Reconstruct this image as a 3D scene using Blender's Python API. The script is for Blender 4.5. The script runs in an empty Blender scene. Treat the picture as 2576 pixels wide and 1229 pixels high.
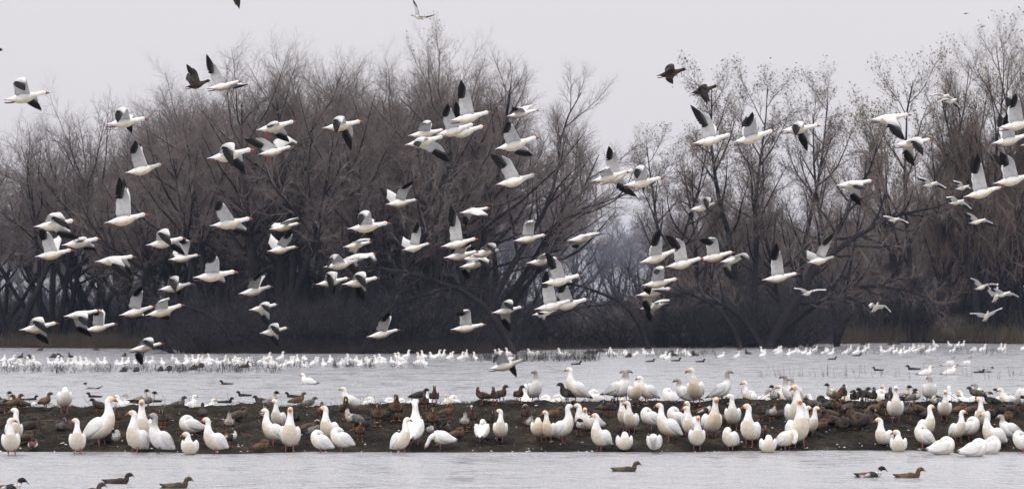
import bpy, math, random
import numpy as np
from mathutils import Vector, Matrix

scene = bpy.context.scene
rad = math.radians
random.seed(7)
RNG = np.random.default_rng(11)

# ------------------------------------------------------------------ camera
CAM_H = 2.9
FPX, CX, CY, HOR = 8050.0, 1288.0, 614.5, 748.0        # focal length, centre and horizon, in units of 1/2576 of the frame width
TILT = math.atan((HOR - CY) / FPX)
cam_data = bpy.data.cameras.new("camera")
cam_data.sensor_width = 36.0
cam_data.lens = 36.0 * FPX / 2576.0
cam_data.clip_start = 0.5
cam_data.clip_end = 6000.0
cam = bpy.data.objects.new("camera", cam_data)
scene.collection.objects.link(cam)
cam.location = (0, 0, CAM_H)
cam.rotation_euler = (math.pi / 2 + TILT, 0, 0)
scene.camera = cam
cam_data.dof.use_dof = True
cam_data.dof.focus_distance = 58.0
cam_data.dof.aperture_fstop = 5.6

# ------------------------------------------------------------------ overcast sky
SUN_EL, SUN_ROT = rad(52), rad(200)
world = bpy.data.worlds.new("World")
scene.world = world
world.use_nodes = True
wn, wl = world.node_tree.nodes, world.node_tree.links
wn.clear()
w_out = wn.new("ShaderNodeOutputWorld")
w_bg = wn.new("ShaderNodeBackground")
w_sky = wn.new("ShaderNodeTexSky")
w_sky.sky_type = 'NISHITA'
w_sky.sun_disc = False
w_sky.sun_elevation = SUN_EL
w_sky.sun_rotation = SUN_ROT
w_sky.dust_density = 4.0
w_geo = wn.new("ShaderNodeTexCoord")
w_sep = wn.new("ShaderNodeSeparateXYZ")
wl.new(w_geo.outputs["Generated"], w_sep.inputs[0])
w_ramp = wn.new("ShaderNodeValToRGB")                   # cloud deck: pale at the horizon, brighter overhead
w_ramp.color_ramp.elements[0].position = 0.0
w_ramp.color_ramp.elements[0].color = (6.82, 6.55, 6.80, 1)
w_ramp.color_ramp.elements[1].position = 1.0
w_ramp.color_ramp.elements[1].color = (16.5, 16.1, 16.4, 1)
e = w_ramp.color_ramp.elements.new(0.095)
e.color = (7.1, 6.84, 7.05, 1)
for p_, c_ in ((0.22, 9.4), (0.5, 12.6)):
    e = w_ramp.color_ramp.elements.new(p_)
    e.color = (c_, c_ * 0.975, c_ * 0.995, 1)
wl.new(w_sep.outputs["Z"], w_ramp.inputs[0])
w_noise = wn.new("ShaderNodeTexNoise")
w_noise.inputs["Scale"].default_value = 2.2
w_noise.inputs["Detail"].default_value = 3.0
wl.new(w_geo.outputs["Generated"], w_noise.inputs["Vector"])
w_map = wn.new("ShaderNodeMapRange")
w_map.inputs["To Min"].default_value = 0.94
w_map.inputs["To Max"].default_value = 1.06
wl.new(w_noise.outputs["Fac"], w_map.inputs["Value"])
w_mul = wn.new("ShaderNodeVectorMath")
w_mul.operation = 'SCALE'
wl.new(w_ramp.outputs["Color"], w_mul.inputs[0])
wl.new(w_map.outputs["Result"], w_mul.inputs["Scale"])
w_mix = wn.new("ShaderNodeMixRGB")
w_mix.inputs["Fac"].default_value = 0.93                # the blue sky shows through the cloud only a little
wl.new(w_sky.outputs["Color"], w_mix.inputs["Color1"])
wl.new(w_mul.outputs["Vector"], w_mix.inputs["Color2"])
wl.new(w_mix.outputs["Color"], w_bg.inputs["Color"])
w_bg.inputs["Strength"].default_value = 0.116
wl.new(w_bg.outputs[0], w_out.inputs["Surface"])

sun_data = bpy.data.lights.new("sun", 'SUN')
sun_data.energy = 1.05
sun_data.angle = rad(30)
sun_data.color = (1.0, 0.97, 0.93)
sun = bpy.data.objects.new("sun", sun_data)
scene.collection.objects.link(sun)
# the sun stands behind the camera's left shoulder, veiled by cloud
sd = Vector((-0.35, -0.55, 0.85)).normalized()
sun.rotation_euler = sd.to_track_quat('Z', 'Y').to_euler()
w_sky.sun_elevation = math.asin(sd.z)
w_sky.sun_rotation = math.atan2(sd.x, sd.y)

scene.view_settings.view_transform = 'Standard'
scene.view_settings.look = 'None'
scene.view_settings.exposure = 0.0
scene.view_settings.gamma = 1.0
scene.view_settings.use_curve_mapping = False
scene.render.engine = 'CYCLES'
scene.cycles.max_bounces = 6
scene.cycles.diffuse_bounces = 3
scene.cycles.glossy_bounces = 3
scene.cycles.volume_bounces = 0
scene.cycles.transparent_max_bounces = 6
scene.cycles.use_denoising = True
scene.cycles.denoiser = "OPENIMAGEDENOISE"
scene.cycles.denoising_input_passes = "RGB_ALBEDO_NORMAL"
scene.cycles.denoising_prefilter = "ACCURATE"

# ------------------------------------------------------------------ helpers
COL = scene.collection
_ct, _st = math.cos(TILT), math.sin(TILT)

def ray(x, y):
    u, v = (x - CX) / FPX, (CY - y) / FPX
    return Vector((u, _ct - v * _st, _st + v * _ct))

def at(x, y, D):
    """World point seen at picture place (x, y) at a distance D along the view."""
    r = ray(x, y)
    return Vector((0, 0, CAM_H)) + r * (D / r.y)

def on_level(x, y, z=0.0):
    r = ray(x, y)
    return Vector((0, 0, CAM_H)) + r * ((z - CAM_H) / r.z)

def link(o, parent=None):
    COL.objects.link(o)
    if parent is not None:
        o.parent = parent
    return o

def tag(o, label=None, cat=None, group=None, kind=None):
    if label: o["label"] = label
    if cat: o["category"] = cat
    if group: o["group"] = group
    if kind: o["kind"] = kind
    return o

def empty(name, loc, rz=0.0):
    o = bpy.data.objects.new(name, None)
    o.empty_display_size = 0.1
    o.location = loc
    o.rotation_euler = (0, 0, rz)
    COL.objects.link(o)
    return o

def part(name, me, parent):
    return link(bpy.data.objects.new(name, me), parent)

def np_mesh(name, V, quads=None, tris=None, mat=None, col=None, smooth=True):
    me = bpy.data.meshes.new(name)
    V = np.asarray(V, dtype=np.float32).reshape(-1, 3)
    nq = 0 if quads is None else len(quads)
    nt = 0 if tris is None else len(tris)
    me.vertices.add(len(V))
    me.vertices.foreach_set("co", V.ravel())
    parts_, starts = [], []
    if nq:
        parts_.append(np.asarray(quads, dtype=np.int32).ravel())
        starts.append(np.arange(nq, dtype=np.int32) * 4)
    if nt:
        parts_.append(np.asarray(tris, dtype=np.int32).ravel())
        starts.append(nq * 4 + np.arange(nt, dtype=np.int32) * 3)
    L = np.concatenate(parts_)
    S = np.concatenate(starts)
    me.loops.add(len(L))
    me.loops.foreach_set("vertex_index", L)
    me.polygons.add(len(S))
    me.polygons.foreach_set("loop_start", S)
    if smooth:
        me.polygons.foreach_set("use_smooth", np.ones(len(S), dtype=bool))
    if col is not None:
        a = me.color_attributes.new("tint", 'FLOAT_COLOR', 'POINT')
        c = np.ones((len(V), 4), dtype=np.float32)
        c[:, :3] = col
        a.data.foreach_set("color", c.ravel())
    if mat is not None:
        me.materials.append(mat)
    me.update()
    me.validate()
    return me

def material(name, rough=0.8, spec=0.3):
    m = bpy.data.materials.new(name)
    m.use_nodes = True
    b = m.node_tree.nodes["Principled BSDF"]
    b.inputs["Roughness"].default_value = rough
    b.inputs["Specular IOR Level"].default_value = spec
    return m, m.node_tree.nodes, m.node_tree.links, b

def noise_node(N, Lk, scale, detail=4.0, rough=0.55, coord="Object", stretch=None):
    tc = N.new("ShaderNodeTexCoord")
    n = N.new("ShaderNodeTexNoise")
    n.inputs["Scale"].default_value = scale
    n.inputs["Detail"].default_value = detail
    n.inputs["Roughness"].default_value = rough
    if stretch:
        mp = N.new("ShaderNodeMapping")
        mp.inputs["Scale"].default_value = stretch
        Lk.new(tc.outputs[coord], mp.inputs["Vector"])
        Lk.new(mp.outputs["Vector"], n.inputs["Vector"])
    else:
        Lk.new(tc.outputs[coord], n.inputs["Vector"])
    return n

def ramp_node(N, Lk, src, stops):
    r = N.new("ShaderNodeValToRGB")
    els = r.color_ramp.elements
    els[0].position, els[0].color = stops[0][0], (*stops[0][1], 1)
    els[1].position, els[1].color = stops[-1][0], (*stops[-1][1], 1)
    for p, c in stops[1:-1]:
        k = els.new(p)
        k.color = (*c, 1)
    Lk.new(src, r.inputs["Fac"])
    return r

def bump_node(N, Lk, src, b, strength, dist):
    k = N.new("ShaderNodeBump")
    k.inputs["Strength"].default_value = strength
    k.inputs["Distance"].default_value = dist
    Lk.new(src, k.inputs["Height"])
    Lk.new(k.outputs["Normal"], b.inputs["Normal"])
    return k

def vnoise(x, y, seed=0):
    """Smooth value noise on arrays."""
    r = np.random.default_rng(seed).random((256, 256))
    xi, yi = np.floor(x).astype(int), np.floor(y).astype(int)
    fx, fy = x - xi, y - yi
    fx, fy = fx * fx * (3 - 2 * fx), fy * fy * (3 - 2 * fy)
    g = lambda i, j: r[i & 255, j & 255]
    return (g(xi, yi) * (1 - fx) * (1 - fy) + g(xi + 1, yi) * fx * (1 - fy)
            + g(xi, yi + 1) * (1 - fx) * fy + g(xi + 1, yi + 1) * fx * fy)

# ------------------------------------------------------------------ materials
def coat_material(name, rough, mott, scale, bump=0.15, spec=0.25):
    """Colour comes from the coat painted on the animal; noise breaks it up as feathers do."""
    m, N, Lk, b = material(name, rough, spec)
    at_ = N.new("ShaderNodeAttribute")
    at_.attribute_name = "tint"
    n = noise_node(N, Lk, scale, 3.0, 0.6)
    mr = N.new("ShaderNodeMapRange")
    mr.inputs["From Min"].default_value = 0.3
    mr.inputs["From Max"].default_value = 0.7
    mr.inputs["To Min"].default_value = 1.0 - mott
    mr.inputs["To Max"].default_value = 1.0 + mott * 0.4
    Lk.new(n.outputs["Fac"], mr.inputs["Value"])
    vm = N.new("ShaderNodeVectorMath")
    vm.operation = 'SCALE'
    Lk.new(at_.outputs["Color"], vm.inputs[0])
    Lk.new(mr.outputs["Result"], vm.inputs["Scale"])
    Lk.new(vm.outputs["Vector"], b.inputs["Base Color"])
    bump_node(N, Lk, n.outputs["Fac"], b, bump, 0.01)
    return m

def wing_material(src_name, name, share):
    """Thin feathers let some of the daylight through."""
    m = bpy.data.materials[src_name].copy()
    m.name = name
    N, Lk = m.node_tree.nodes, m.node_tree.links
    b, out = N["Principled BSDF"], N["Material Output"]
    t = N.new("ShaderNodeBsdfTranslucent")
    Lk.new(b.inputs["Base Color"].links[0].from_socket, t.inputs["Color"])
    mx = N.new("ShaderNodeMixShader")
    mx.inputs["Fac"].default_value = share
    Lk.new(b.outputs[0], mx.inputs[1])
    Lk.new(t.outputs[0], mx.inputs[2])
    Lk.new(mx.outputs[0], out.inputs["Surface"])
    return m

M_WHITE = coat_material("white_plumage", 0.85, 0.17, 15.0, 0.45)
M_WING = wing_material("white_plumage", "white_wing_feathers", 0.24)
M_DUCK = coat_material("brown_plumage", 0.75, 0.85, 30.0)
M_HORN = coat_material("horn_and_skin", 0.45, 0.2, 60.0, 0.05, 0.4)

def bark(name, c0, c1, c2, scale):
    m, N, Lk, b = material(name, 0.95, 0.1)
    n = noise_node(N, Lk, scale, 5.0, 0.65)
    r = ramp_node(N, Lk, n.outputs["Fac"], [(0.3, c0), (0.5, c1), (0.72, c2)])
    Lk.new(r.outputs["Color"], b.inputs["Base Color"])
    bump_node(N, Lk, n.outputs["Fac"], b, 0.5, 0.05)
    return m

M_BARK = bark("dark_wet_bark", (0.009, 0.0085, 0.010), (0.019, 0.017, 0.019), (0.045, 0.039, 0.039), 2.2)
M_TWIG = bark("grey_brown_twigs", (0.076, 0.062, 0.058), (0.17, 0.139, 0.129), (0.34, 0.285, 0.265), 24.0)
M_TWIG_RED = bark("reddish_twigs", (0.085, 0.062, 0.055), (0.175, 0.13, 0.112), (0.30, 0.235, 0.2), 24.0)
M_BRUSH = bark("dark_brush_stems", (0.014, 0.014, 0.018), (0.034, 0.032, 0.039), (0.22, 0.2, 0.205), 26.0)
M_LEAF = bark("withered_leaves", (0.05, 0.045, 0.022), (0.095, 0.075, 0.035), (0.17, 0.1, 0.035), 1.3)
M_LEAFY = bark("yellowing_leaves", (0.07, 0.075, 0.03), (0.14, 0.12, 0.04), (0.27, 0.15, 0.03), 0.5)
M_REED = bark("dry_reed_stems", (0.06, 0.048, 0.036), (0.11, 0.088, 0.066), (0.18, 0.146, 0.11), 1.1)
M_STUB = bark("dead_weed_stems", (0.02, 0.017, 0.015), (0.04, 0.034, 0.03), (0.07, 0.06, 0.05), 2.0)
M_MOSS = bark("olive_bank_grass", (0.035, 0.032, 0.016), (0.07, 0.06, 0.03), (0.13, 0.105, 0.055), 1.2)

# ------------------------------------------------------------------ water
def make_water():
    # a lightly rippled sheet: fine grid in front, coarser towards the far shore
    ys = np.concatenate([np.arange(-60, 36, 4.0), np.arange(36, 128, 0.14), np.arange(128, 260, 2.0), np.array([300, 400])])
    xs = np.concatenate([np.array([-400, -250, -120, -60, -35]), np.arange(-24, 24.01, 0.3), np.array([35, 60, 120, 250, 400])])
    X, Y = np.meshgrid(xs, ys, indexing="ij")
    Z = np.zeros_like(X)
    for s, (wx, wy, a) in enumerate([(0.55, 1.25, 1.0), (0.9, 2.3, 0.62), (0.3, 0.6, 0.8)]):
        Z += a * (vnoise(X * wx + 40, Y * wy + 80, 50 + s) - 0.5)
    calm = 0.45 + 0.75 * vnoise(X * 0.05 + 9, Y * 0.07 + 3, 77)
    Z = Z * 0.04 * calm * np.clip((Y - 36) / 4, 0, 1) * np.clip((128 - Y) / 20, 0, 1) * (np.abs(X) < 24.5)
    nx, ny = len(xs), len(ys)
    i = np.arange(nx * ny).reshape(nx, ny)
    q = np.stack([i[:-1, :-1], i[1:, :-1], i[1:, 1:], i[:-1, 1:]], -1).reshape(-1, 4)
    m, N, Lk, b = material("rippled_grey_water", 0.16, 0.5)
    b.inputs["Base Color"].default_value = (0.325, 0.33, 0.35, 1)
    b.inputs["IOR"].default_value = 1.55
    n1 = noise_node(N, Lk, 1.0, 4.0, 0.6, "Object", (1.1, 0.62, 1.0))
    n2 = noise_node(N, Lk, 1.0, 3.0, 0.55, "Object", (3.4, 2.6, 1.0))
    ad = N.new("ShaderNodeMath")
    ad.operation = 'MULTIPLY_ADD'
    Lk.new(n2.outputs["Fac"], ad.inputs[0])
    ad.inputs[1].default_value = 0.45
    Lk.new(n1.outputs["Fac"], ad.inputs[2])
    kb = bump_node(N, Lk, ad.outputs[0], b, 1.0, 0.6)
    nb = noise_node(N, Lk, 1.0, 6.0, 0.68, "Object", (0.85, 0.34, 1.0))
    for sock, lo, hi in ((kb.inputs["Strength"], 0.4, 1.0), (b.inputs["Roughness"], 0.14, 0.34)):   # calm and ruffled patches
        mr = N.new("ShaderNodeMapRange")
        mr.inputs["From Min"].default_value = 0.36
        mr.inputs["From Max"].default_value = 0.64
        mr.inputs["To Min"].default_value = lo
        mr.inputs["To Max"].default_value = hi
        Lk.new(nb.outputs["Fac"], mr.inputs["Value"])
        Lk.new(mr.outputs["Result"], sock)
    me = np_mesh("water", np.stack([X, Y, Z], -1), q, mat=m)
    tag(link(bpy.data.objects.new("water", me)), "grey rippled shallow marsh water under overcast sky", kind="structure")

make_water()

# ------------------------------------------------------------------ mud bank in the water
BANK_Y0, RIDGE_Y, BANK_Y1 = 60.3, 66.6, 80.0

def bank_shape(X, Y):
    px = CX + X * FPX / 66.0
    ridge = np.interp(px, [-400, 100, 600, 1100, 1350, 2000, 2900], [0.53, 0.58, 0.63, 0.66, 0.73, 0.72, 0.70])
    front = BANK_Y0 + 0.1 + 0.9 * (vnoise(X * 0.35 + 30, X * 0 + 4.5, 3) - 0.5) + 0.5 * (vnoise(X * 1.3 + 60, X * 0 + 8.5, 13) - 0.5)
    t = np.clip((Y - front) / (RIDGE_Y - front), -0.6, 1)
    up = np.where(t > 0, 0.05 * np.clip(t * 14, 0, 1) + (ridge - 0.05) * np.abs(t) ** 0.95, t * 0.5)
    s = np.clip((Y - RIDGE_Y) / (BANK_Y1 - RIDGE_Y), 0, 1.3)
    down = ridge * (1 - s) ** 1.0 - 0.25 * np.clip(s - 0.95, 0, 1)
    return np.where(Y < RIDGE_Y, up, down)

def bank_z(X, Y):
    X, Y = np.asarray(X, float), np.asarray(Y, float)
    z = bank_shape(X, Y)
    k = np.clip(z / 0.12, 0, 1)
    rough = 0.14 * (vnoise(X * 1.1 + 11, Y * 1.1 + 7, 1) - 0.5) + 0.10 * (vnoise(X * 3.1 + 5, Y * 3.1, 2) - 0.5) \
        + 0.06 * (vnoise(X * 8.0, Y * 8.0, 6) - 0.5)
    return z + rough * k

def make_bank():
    xs = np.arange(-19, 19.01, 0.075)
    ys = np.concatenate([np.arange(58.6, 69, 0.075), np.arange(69, 83, 0.3)])
    X, Y = np.meshgrid(xs, ys, indexing="ij")
    Z = bank_z(X, Y)
    Z += 0.03 * (np.random.default_rng(5).random(Z.shape) - 0.5) * (Z > 0.02)
    edge = np.clip((19 - np.abs(X)) / 1.5, 0, 1)
    Z = Z * edge - 0.3 * (1 - edge)
    nx, ny = len(xs), len(ys)
    i = np.arange(nx * ny).reshape(nx, ny)
    q = np.stack([i[:-1, :-1], i[1:, :-1], i[1:, 1:], i[:-1, 1:]], -1).reshape(-1, 4)
    m, N, Lk, b = material("wet_dark_mud", 0.9, 0.12)
    n1 = noise_node(N, Lk, 1.1, 8.0, 0.7)
    r1 = ramp_node(N, Lk, n1.outputs["Fac"], [(0.3, (0.008, 0.006, 0.005)), (0.46, (0.019, 0.0145, 0.0115)), (0.57, (0.044, 0.035, 0.023)), (0.72, (0.12, 0.098, 0.06))])
    n2 = noise_node(N, Lk, 16.0, 4.0, 0.7)
    r2 = ramp_node(N, Lk, n2.outputs["Fac"], [(0.35, (0.35, 0.35, 0.35)), (0.6, (1.0, 1.0, 1.0)), (0.78, (2.2, 2.0, 1.6))])
    mx = N.new("ShaderNodeMixRGB")
    mx.blend_type = 'MULTIPLY'
    mx.inputs["Fac"].default_value = 1.0
    Lk.new(r1.outputs["Color"], mx.inputs["Color1"])
    Lk.new(r2.outputs["Color"], mx.inputs["Color2"])
    Lk.new(mx.outputs["Color"], b.inputs["Base Color"])
    bump_node(N, Lk, n2.outputs["Fac"], b, 0.8, 0.06)
    me = np_mesh("mud_bank", np.stack([X, Y, Z], -1), q, mat=m)
    tag(link(bpy.data.objects.new("mud_bank", me)), "long low bank of dark trampled mud across the water", kind="structure")

make_bank()

# ------------------------------------------------------------------ far land behind the water
def shore_y(px):
    return np.interp(px, [-800, 0, 430, 470, 1230, 1300, 1560, 1600, 1960, 2040, 2300, 2576, 3400],
                     [186, 186, 182, 168, 166, 176, 184, 186, 190, 200, 206, 200, 200])

def make_land():
    px = np.linspace(-18000, 20600, 1100)
    k = np.concatenate([np.array([-4, -1, 0, 1, 2.5, 5, 9, 15, 30, 60, 120, 250, 500, 1000, 2000.0])])
    S = shore_y(px) + 2.2 * (vnoise(px / 60.0 + 700, px * 0 + 2.5, 21) - 0.5)
    Y = S[:, None] + k[None, :]
    X = ((px - CX) / FPX * S)[:, None] + 0 * Y
    zk = np.array([-0.5, -0.12, 0.02, 0.08, 0.14, 0.2, 0.25, 0.3, 0.35, 0.4, 0.45, 0.5, 0.5, 0.5, 0.5])
    Z = zk[None, :] + 0.12 * (vnoise(X * 0.6 + 900, Y * 0.6, 22) - 0.5) * (k > -2)[None, :]
    nx, ny = Y.shape
    i = np.arange(nx * ny).reshape(nx, ny)
    q = np.stack([i[:-1, :-1], i[1:, :-1], i[1:, 1:], i[:-1, 1:]], -1).reshape(-1, 4)
    m, N, Lk, b = material("leaf_littered_ground", 0.95, 0.1)
    n1 = noise_node(N, Lk, 0.8, 8.0, 0.65)
    r1 = ramp_node(N, Lk, n1.outputs["Fac"], [(0.3, (0.018, 0.014, 0.012)), (0.52, (0.04, 0.03, 0.022)), (0.75, (0.09, 0.068, 0.045))])
    Lk.new(r1.outputs["Color"], b.inputs["Base Color"])
    bump_node(N, Lk, n1.outputs["Fac"], b, 0.6, 0.2)
    me = np_mesh("ground", np.stack([X, Y, Z], -1), q, mat=m)
    tag(link(bpy.data.objects.new("ground", me)), "low wooded shore beyond the water", kind="structure")

make_land()

# ------------------------------------------------------------------ trees
def unit(v):
    return v / np.maximum(np.linalg.norm(v, axis=-1, keepdims=True), 1e-9)

def branch(P, R, per, t0, t1, ratio, ang, up, k, wob, rr, rng, sag=0.0, tap=0.55, lmin=0.0, end=0.35):
    """Children of the branches P (n,k0,3) with radii R: (n*per,k,3) and radii."""
    n, k0, _ = P.shape
    seg = np.linalg.norm(np.diff(P, axis=1), axis=2)
    plen = seg.sum(1)
    t = t0 + (t1 - t0) * (np.arange(per)[None, :] + rng.random((n, per))) / per
    f = t * (k0 - 1)
    i = np.minimum(f.astype(int), k0 - 2)
    w = (f - i)[..., None]
    r_ = np.arange(n)[:, None]
    base = P[r_, i] * (1 - w) + P[r_, i + 1] * w
    br = R[r_, i] * (1 - w[..., 0]) + R[r_, i + 1] * w[..., 0]
    pd = unit(P[r_, i + 1] - P[r_, i])
    az = rng.random((n, 1)) * 6.283 + 2.4 * np.arange(per)[None, :] + rng.normal(0, 0.5, (n, per))
    a = unit(np.cross(pd, np.array([0.31, 0.77, 0.2])))
    b = np.cross(pd, a)
    perp = a * np.cos(az)[..., None] + b * np.sin(az)[..., None]
    an = np.radians(ang) * rng.uniform(0.65, 1.35, (n, per))[..., None]
    d = unit(pd * np.cos(an) + perp * np.sin(an))
    L = np.maximum(plen[:, None] * ratio * rng.uniform(0.55, 1.25, (n, per)) * (1.0 - tap * t), lmin)
    N = n * per
    d, base, L, br = d.reshape(N, 3), base.reshape(N, 3), L.reshape(N), br.reshape(N)
    Q = np.zeros((N, k, 3))
    Q[:, 0] = base
    step = (L / (k - 1))[:, None]
    for j in range(1, k):
        d = unit(d + np.array([0, 0, 1.0]) * (up / (k - 1)) + rng.normal(0, wob, (N, 3)) - np.array([0, 0, 1.0]) * sag * (j / k))
        Q[:, j] = Q[:, j - 1] + d * step
    r0 = np.minimum(br * 0.75, rr * (0.6 + 0.4 * L / max(L.mean(), 1e-6)))
    RR = r0[:, None] * np.linspace(1, end, k)[None, :]
    return Q, RR

def tubes(sets, sides):
    """Vertices and quads of tubes along many polylines."""
    Vs, Qs, off = [], [], 0
    for (P, R), m in zip(sets, sides):
        n, k, _ = P.shape
        T = unit(np.gradient(P, axis=1))
        ref = unit(np.cross(unit(P[:, -1] - P[:, 0]), np.array([0.37, 0.61, 0.7])))[:, None, :]
        A = unit(ref - T * (ref * T).sum(-1, keepdims=True))
        B = np.cross(T, A)
        an = np.arange(m) * 2 * np.pi / m
        V = P[:, :, None, :] + R[:, :, None, None] * (A[:, :, None, :] * np.cos(an)[None, None, :, None] + B[:, :, None, :] * np.sin(an)[None, None, :, None])
        ix = off + np.arange(n * k * m).reshape(n, k, m)
        nx = np.roll(ix, -1, axis=2)
        Q = np.stack([ix[:, :-1], nx[:, :-1], nx[:, 1:], ix[:, 1:]], -1).reshape(-1, 4)
        Vs.append(V.reshape(-1, 3))
        Qs.append(Q)
        off += n * k * m
    return np.concatenate(Vs), np.concatenate(Qs)

def stem_line(p0, d, L, k, rng, up=0.5, wob=0.08):
    P = np.zeros((k, 3))
    P[0] = p0
    d = unit(np.asarray(d, float))
    for j in range(1, k):
        d = unit(d + np.array([0, 0, up / k]) + rng.normal(0, wob, 3))
        P[j] = P[j - 1] + d * L / (k - 1)
    return P

def smooth_line(pts, k):
    """Catmull-Rom through given points."""
    p = np.asarray(pts, float)
    p = np.vstack([2 * p[0] - p[1], p, 2 * p[-1] - p[-2]])
    n = len(p) - 3
    out = []
    for u in np.linspace(0, n - 1e-6, k):
        i = int(u)
        t = u - i
        a, b, c, d = p[i:i + 4]
        out.append(0.5 * ((2 * b) + (c - a) * t + (2 * a - 5 * b + 4 * c - d) * t * t + (3 * b - a - 3 * c + d) * t ** 3))
    return np.array(out)

def leaf_faces(P, per, size, rng):
    """Small folded leaves hung along twigs P (n,k,3)."""
    n, k, _ = P.shape
    t = rng.random((n, per)) * (k - 1.001)
    i = t.astype(int)
    w = (t - i)[..., None]
    r_ = np.arange(n)[:, None]
    b = (P[r_, i] * (1 - w) + P[r_, i + 1] * w).reshape(-1, 3)
    N = len(b)
    d = unit(rng.normal(0, 1, (N, 3)) + np.array([0, 0, -0.7]))
    s = unit(np.cross(d, rng.normal(0, 1, (N, 3))))
    nn = np.cross(d, s)
    l = (size * rng.uniform(0.6, 1.3, N))[:, None]
    V = np.stack([b, b + d * l * 0.5 + s * l * 0.2 + nn * l * 0.08, b + d * l, b + d * l * 0.5 - s * l * 0.2 + nn * l * 0.08], 1)
    ix = np.arange(N * 4).reshape(N, 4)
    tr = np.concatenate([ix[:, [0, 1, 2]], ix[:, [0, 2, 3]]])
    return V.reshape(-1, 3), tr

def tree_proto(seed, stems, per, ratios, angs, ups, rads, leaf=0, leaf_mat=None, twig_mat=None, sag=0.0, leaf_size=0.13, t0=0.3, wobs=(0.10, 0.12, 0.13, 0.13)):
    """stems: list of (polyline, base radius). Two levels of wood make the trunk, three of twigs the crown."""
    rng = np.random.default_rng(seed)
    k0 = len(stems[0][0])
    P0 = np.stack([s[0] for s in stems])
    R0 = np.stack([np.linspace(1, 0.10, k0) * s[1] for s in stems])
    P1, R1 = branch(P0, R0, per[0], t0, 0.98, ratios[0], angs[0], ups[0], 8, wobs[0], rads[0], rng, end=0.16)
    P2, R2 = branch(P1, R1, per[1], 0.15, 1.0, ratios[1], angs[1], ups[1], 6, wobs[1], rads[1], rng, tap=0.45, lmin=0.6, end=0.3)
    P3, R3 = branch(P2, R2, per[2], 0.12, 1.0, ratios[2], angs[2], ups[2], 4, wobs[2], rads[2], rng, sag * 0.5, tap=0.4, lmin=0.45)
    P4, R4 = branch(P3, R3, per[3], 0.15, 1.0, ratios[3], angs[3], ups[3], 3, wobs[3], rads[3], rng, sag, tap=0.3, lmin=0.3)
    V, Q = tubes([(P0, R0), (P1, R1)], [8, 5])
    H = max(P3[:, :, 2].max(), 1.0)
    S = 1.0 / H
    tm = np_mesh("trunk", V * S, Q, mat=M_BARK)
    V, Q = tubes([(P2, R2), (P3, R3), (P4, R4)], [3, 3, 3])
    cm = np_mesh("crown", V * S, Q, mat=twig_mat or M_TWIG, smooth=False)
    lm = None
    if leaf:
        sel = P4[rng.random(len(P4)) < min(leaf, 1.0)]
        V, T = leaf_faces(sel, max(1, int(round(leaf))), leaf_size, rng)
        lm = np_mesh("leaves", V * S, None, T, mat=leaf_mat or M_LEAF, smooth=False)
    return tm, cm, lm

def multi_stems(rng, n, L, r, spread, k=10, up=0.7):
    out = []
    for j in range(n):
        az = j * 6.283 / n + rng.uniform(-0.5, 0.5)
        sp = math.radians(rng.uniform(spread * 0.25, spread))
        d = (math.sin(sp) * math.cos(az), math.sin(sp) * math.sin(az), math.cos(sp))
        out.append((stem_line((0.35 * math.cos(az), 0.35 * math.sin(az), -0.2), d, L * rng.uniform(0.75, 1.1), k, rng, up, 0.07), r * rng.uniform(0.65, 1.1)))
    return out

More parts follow.
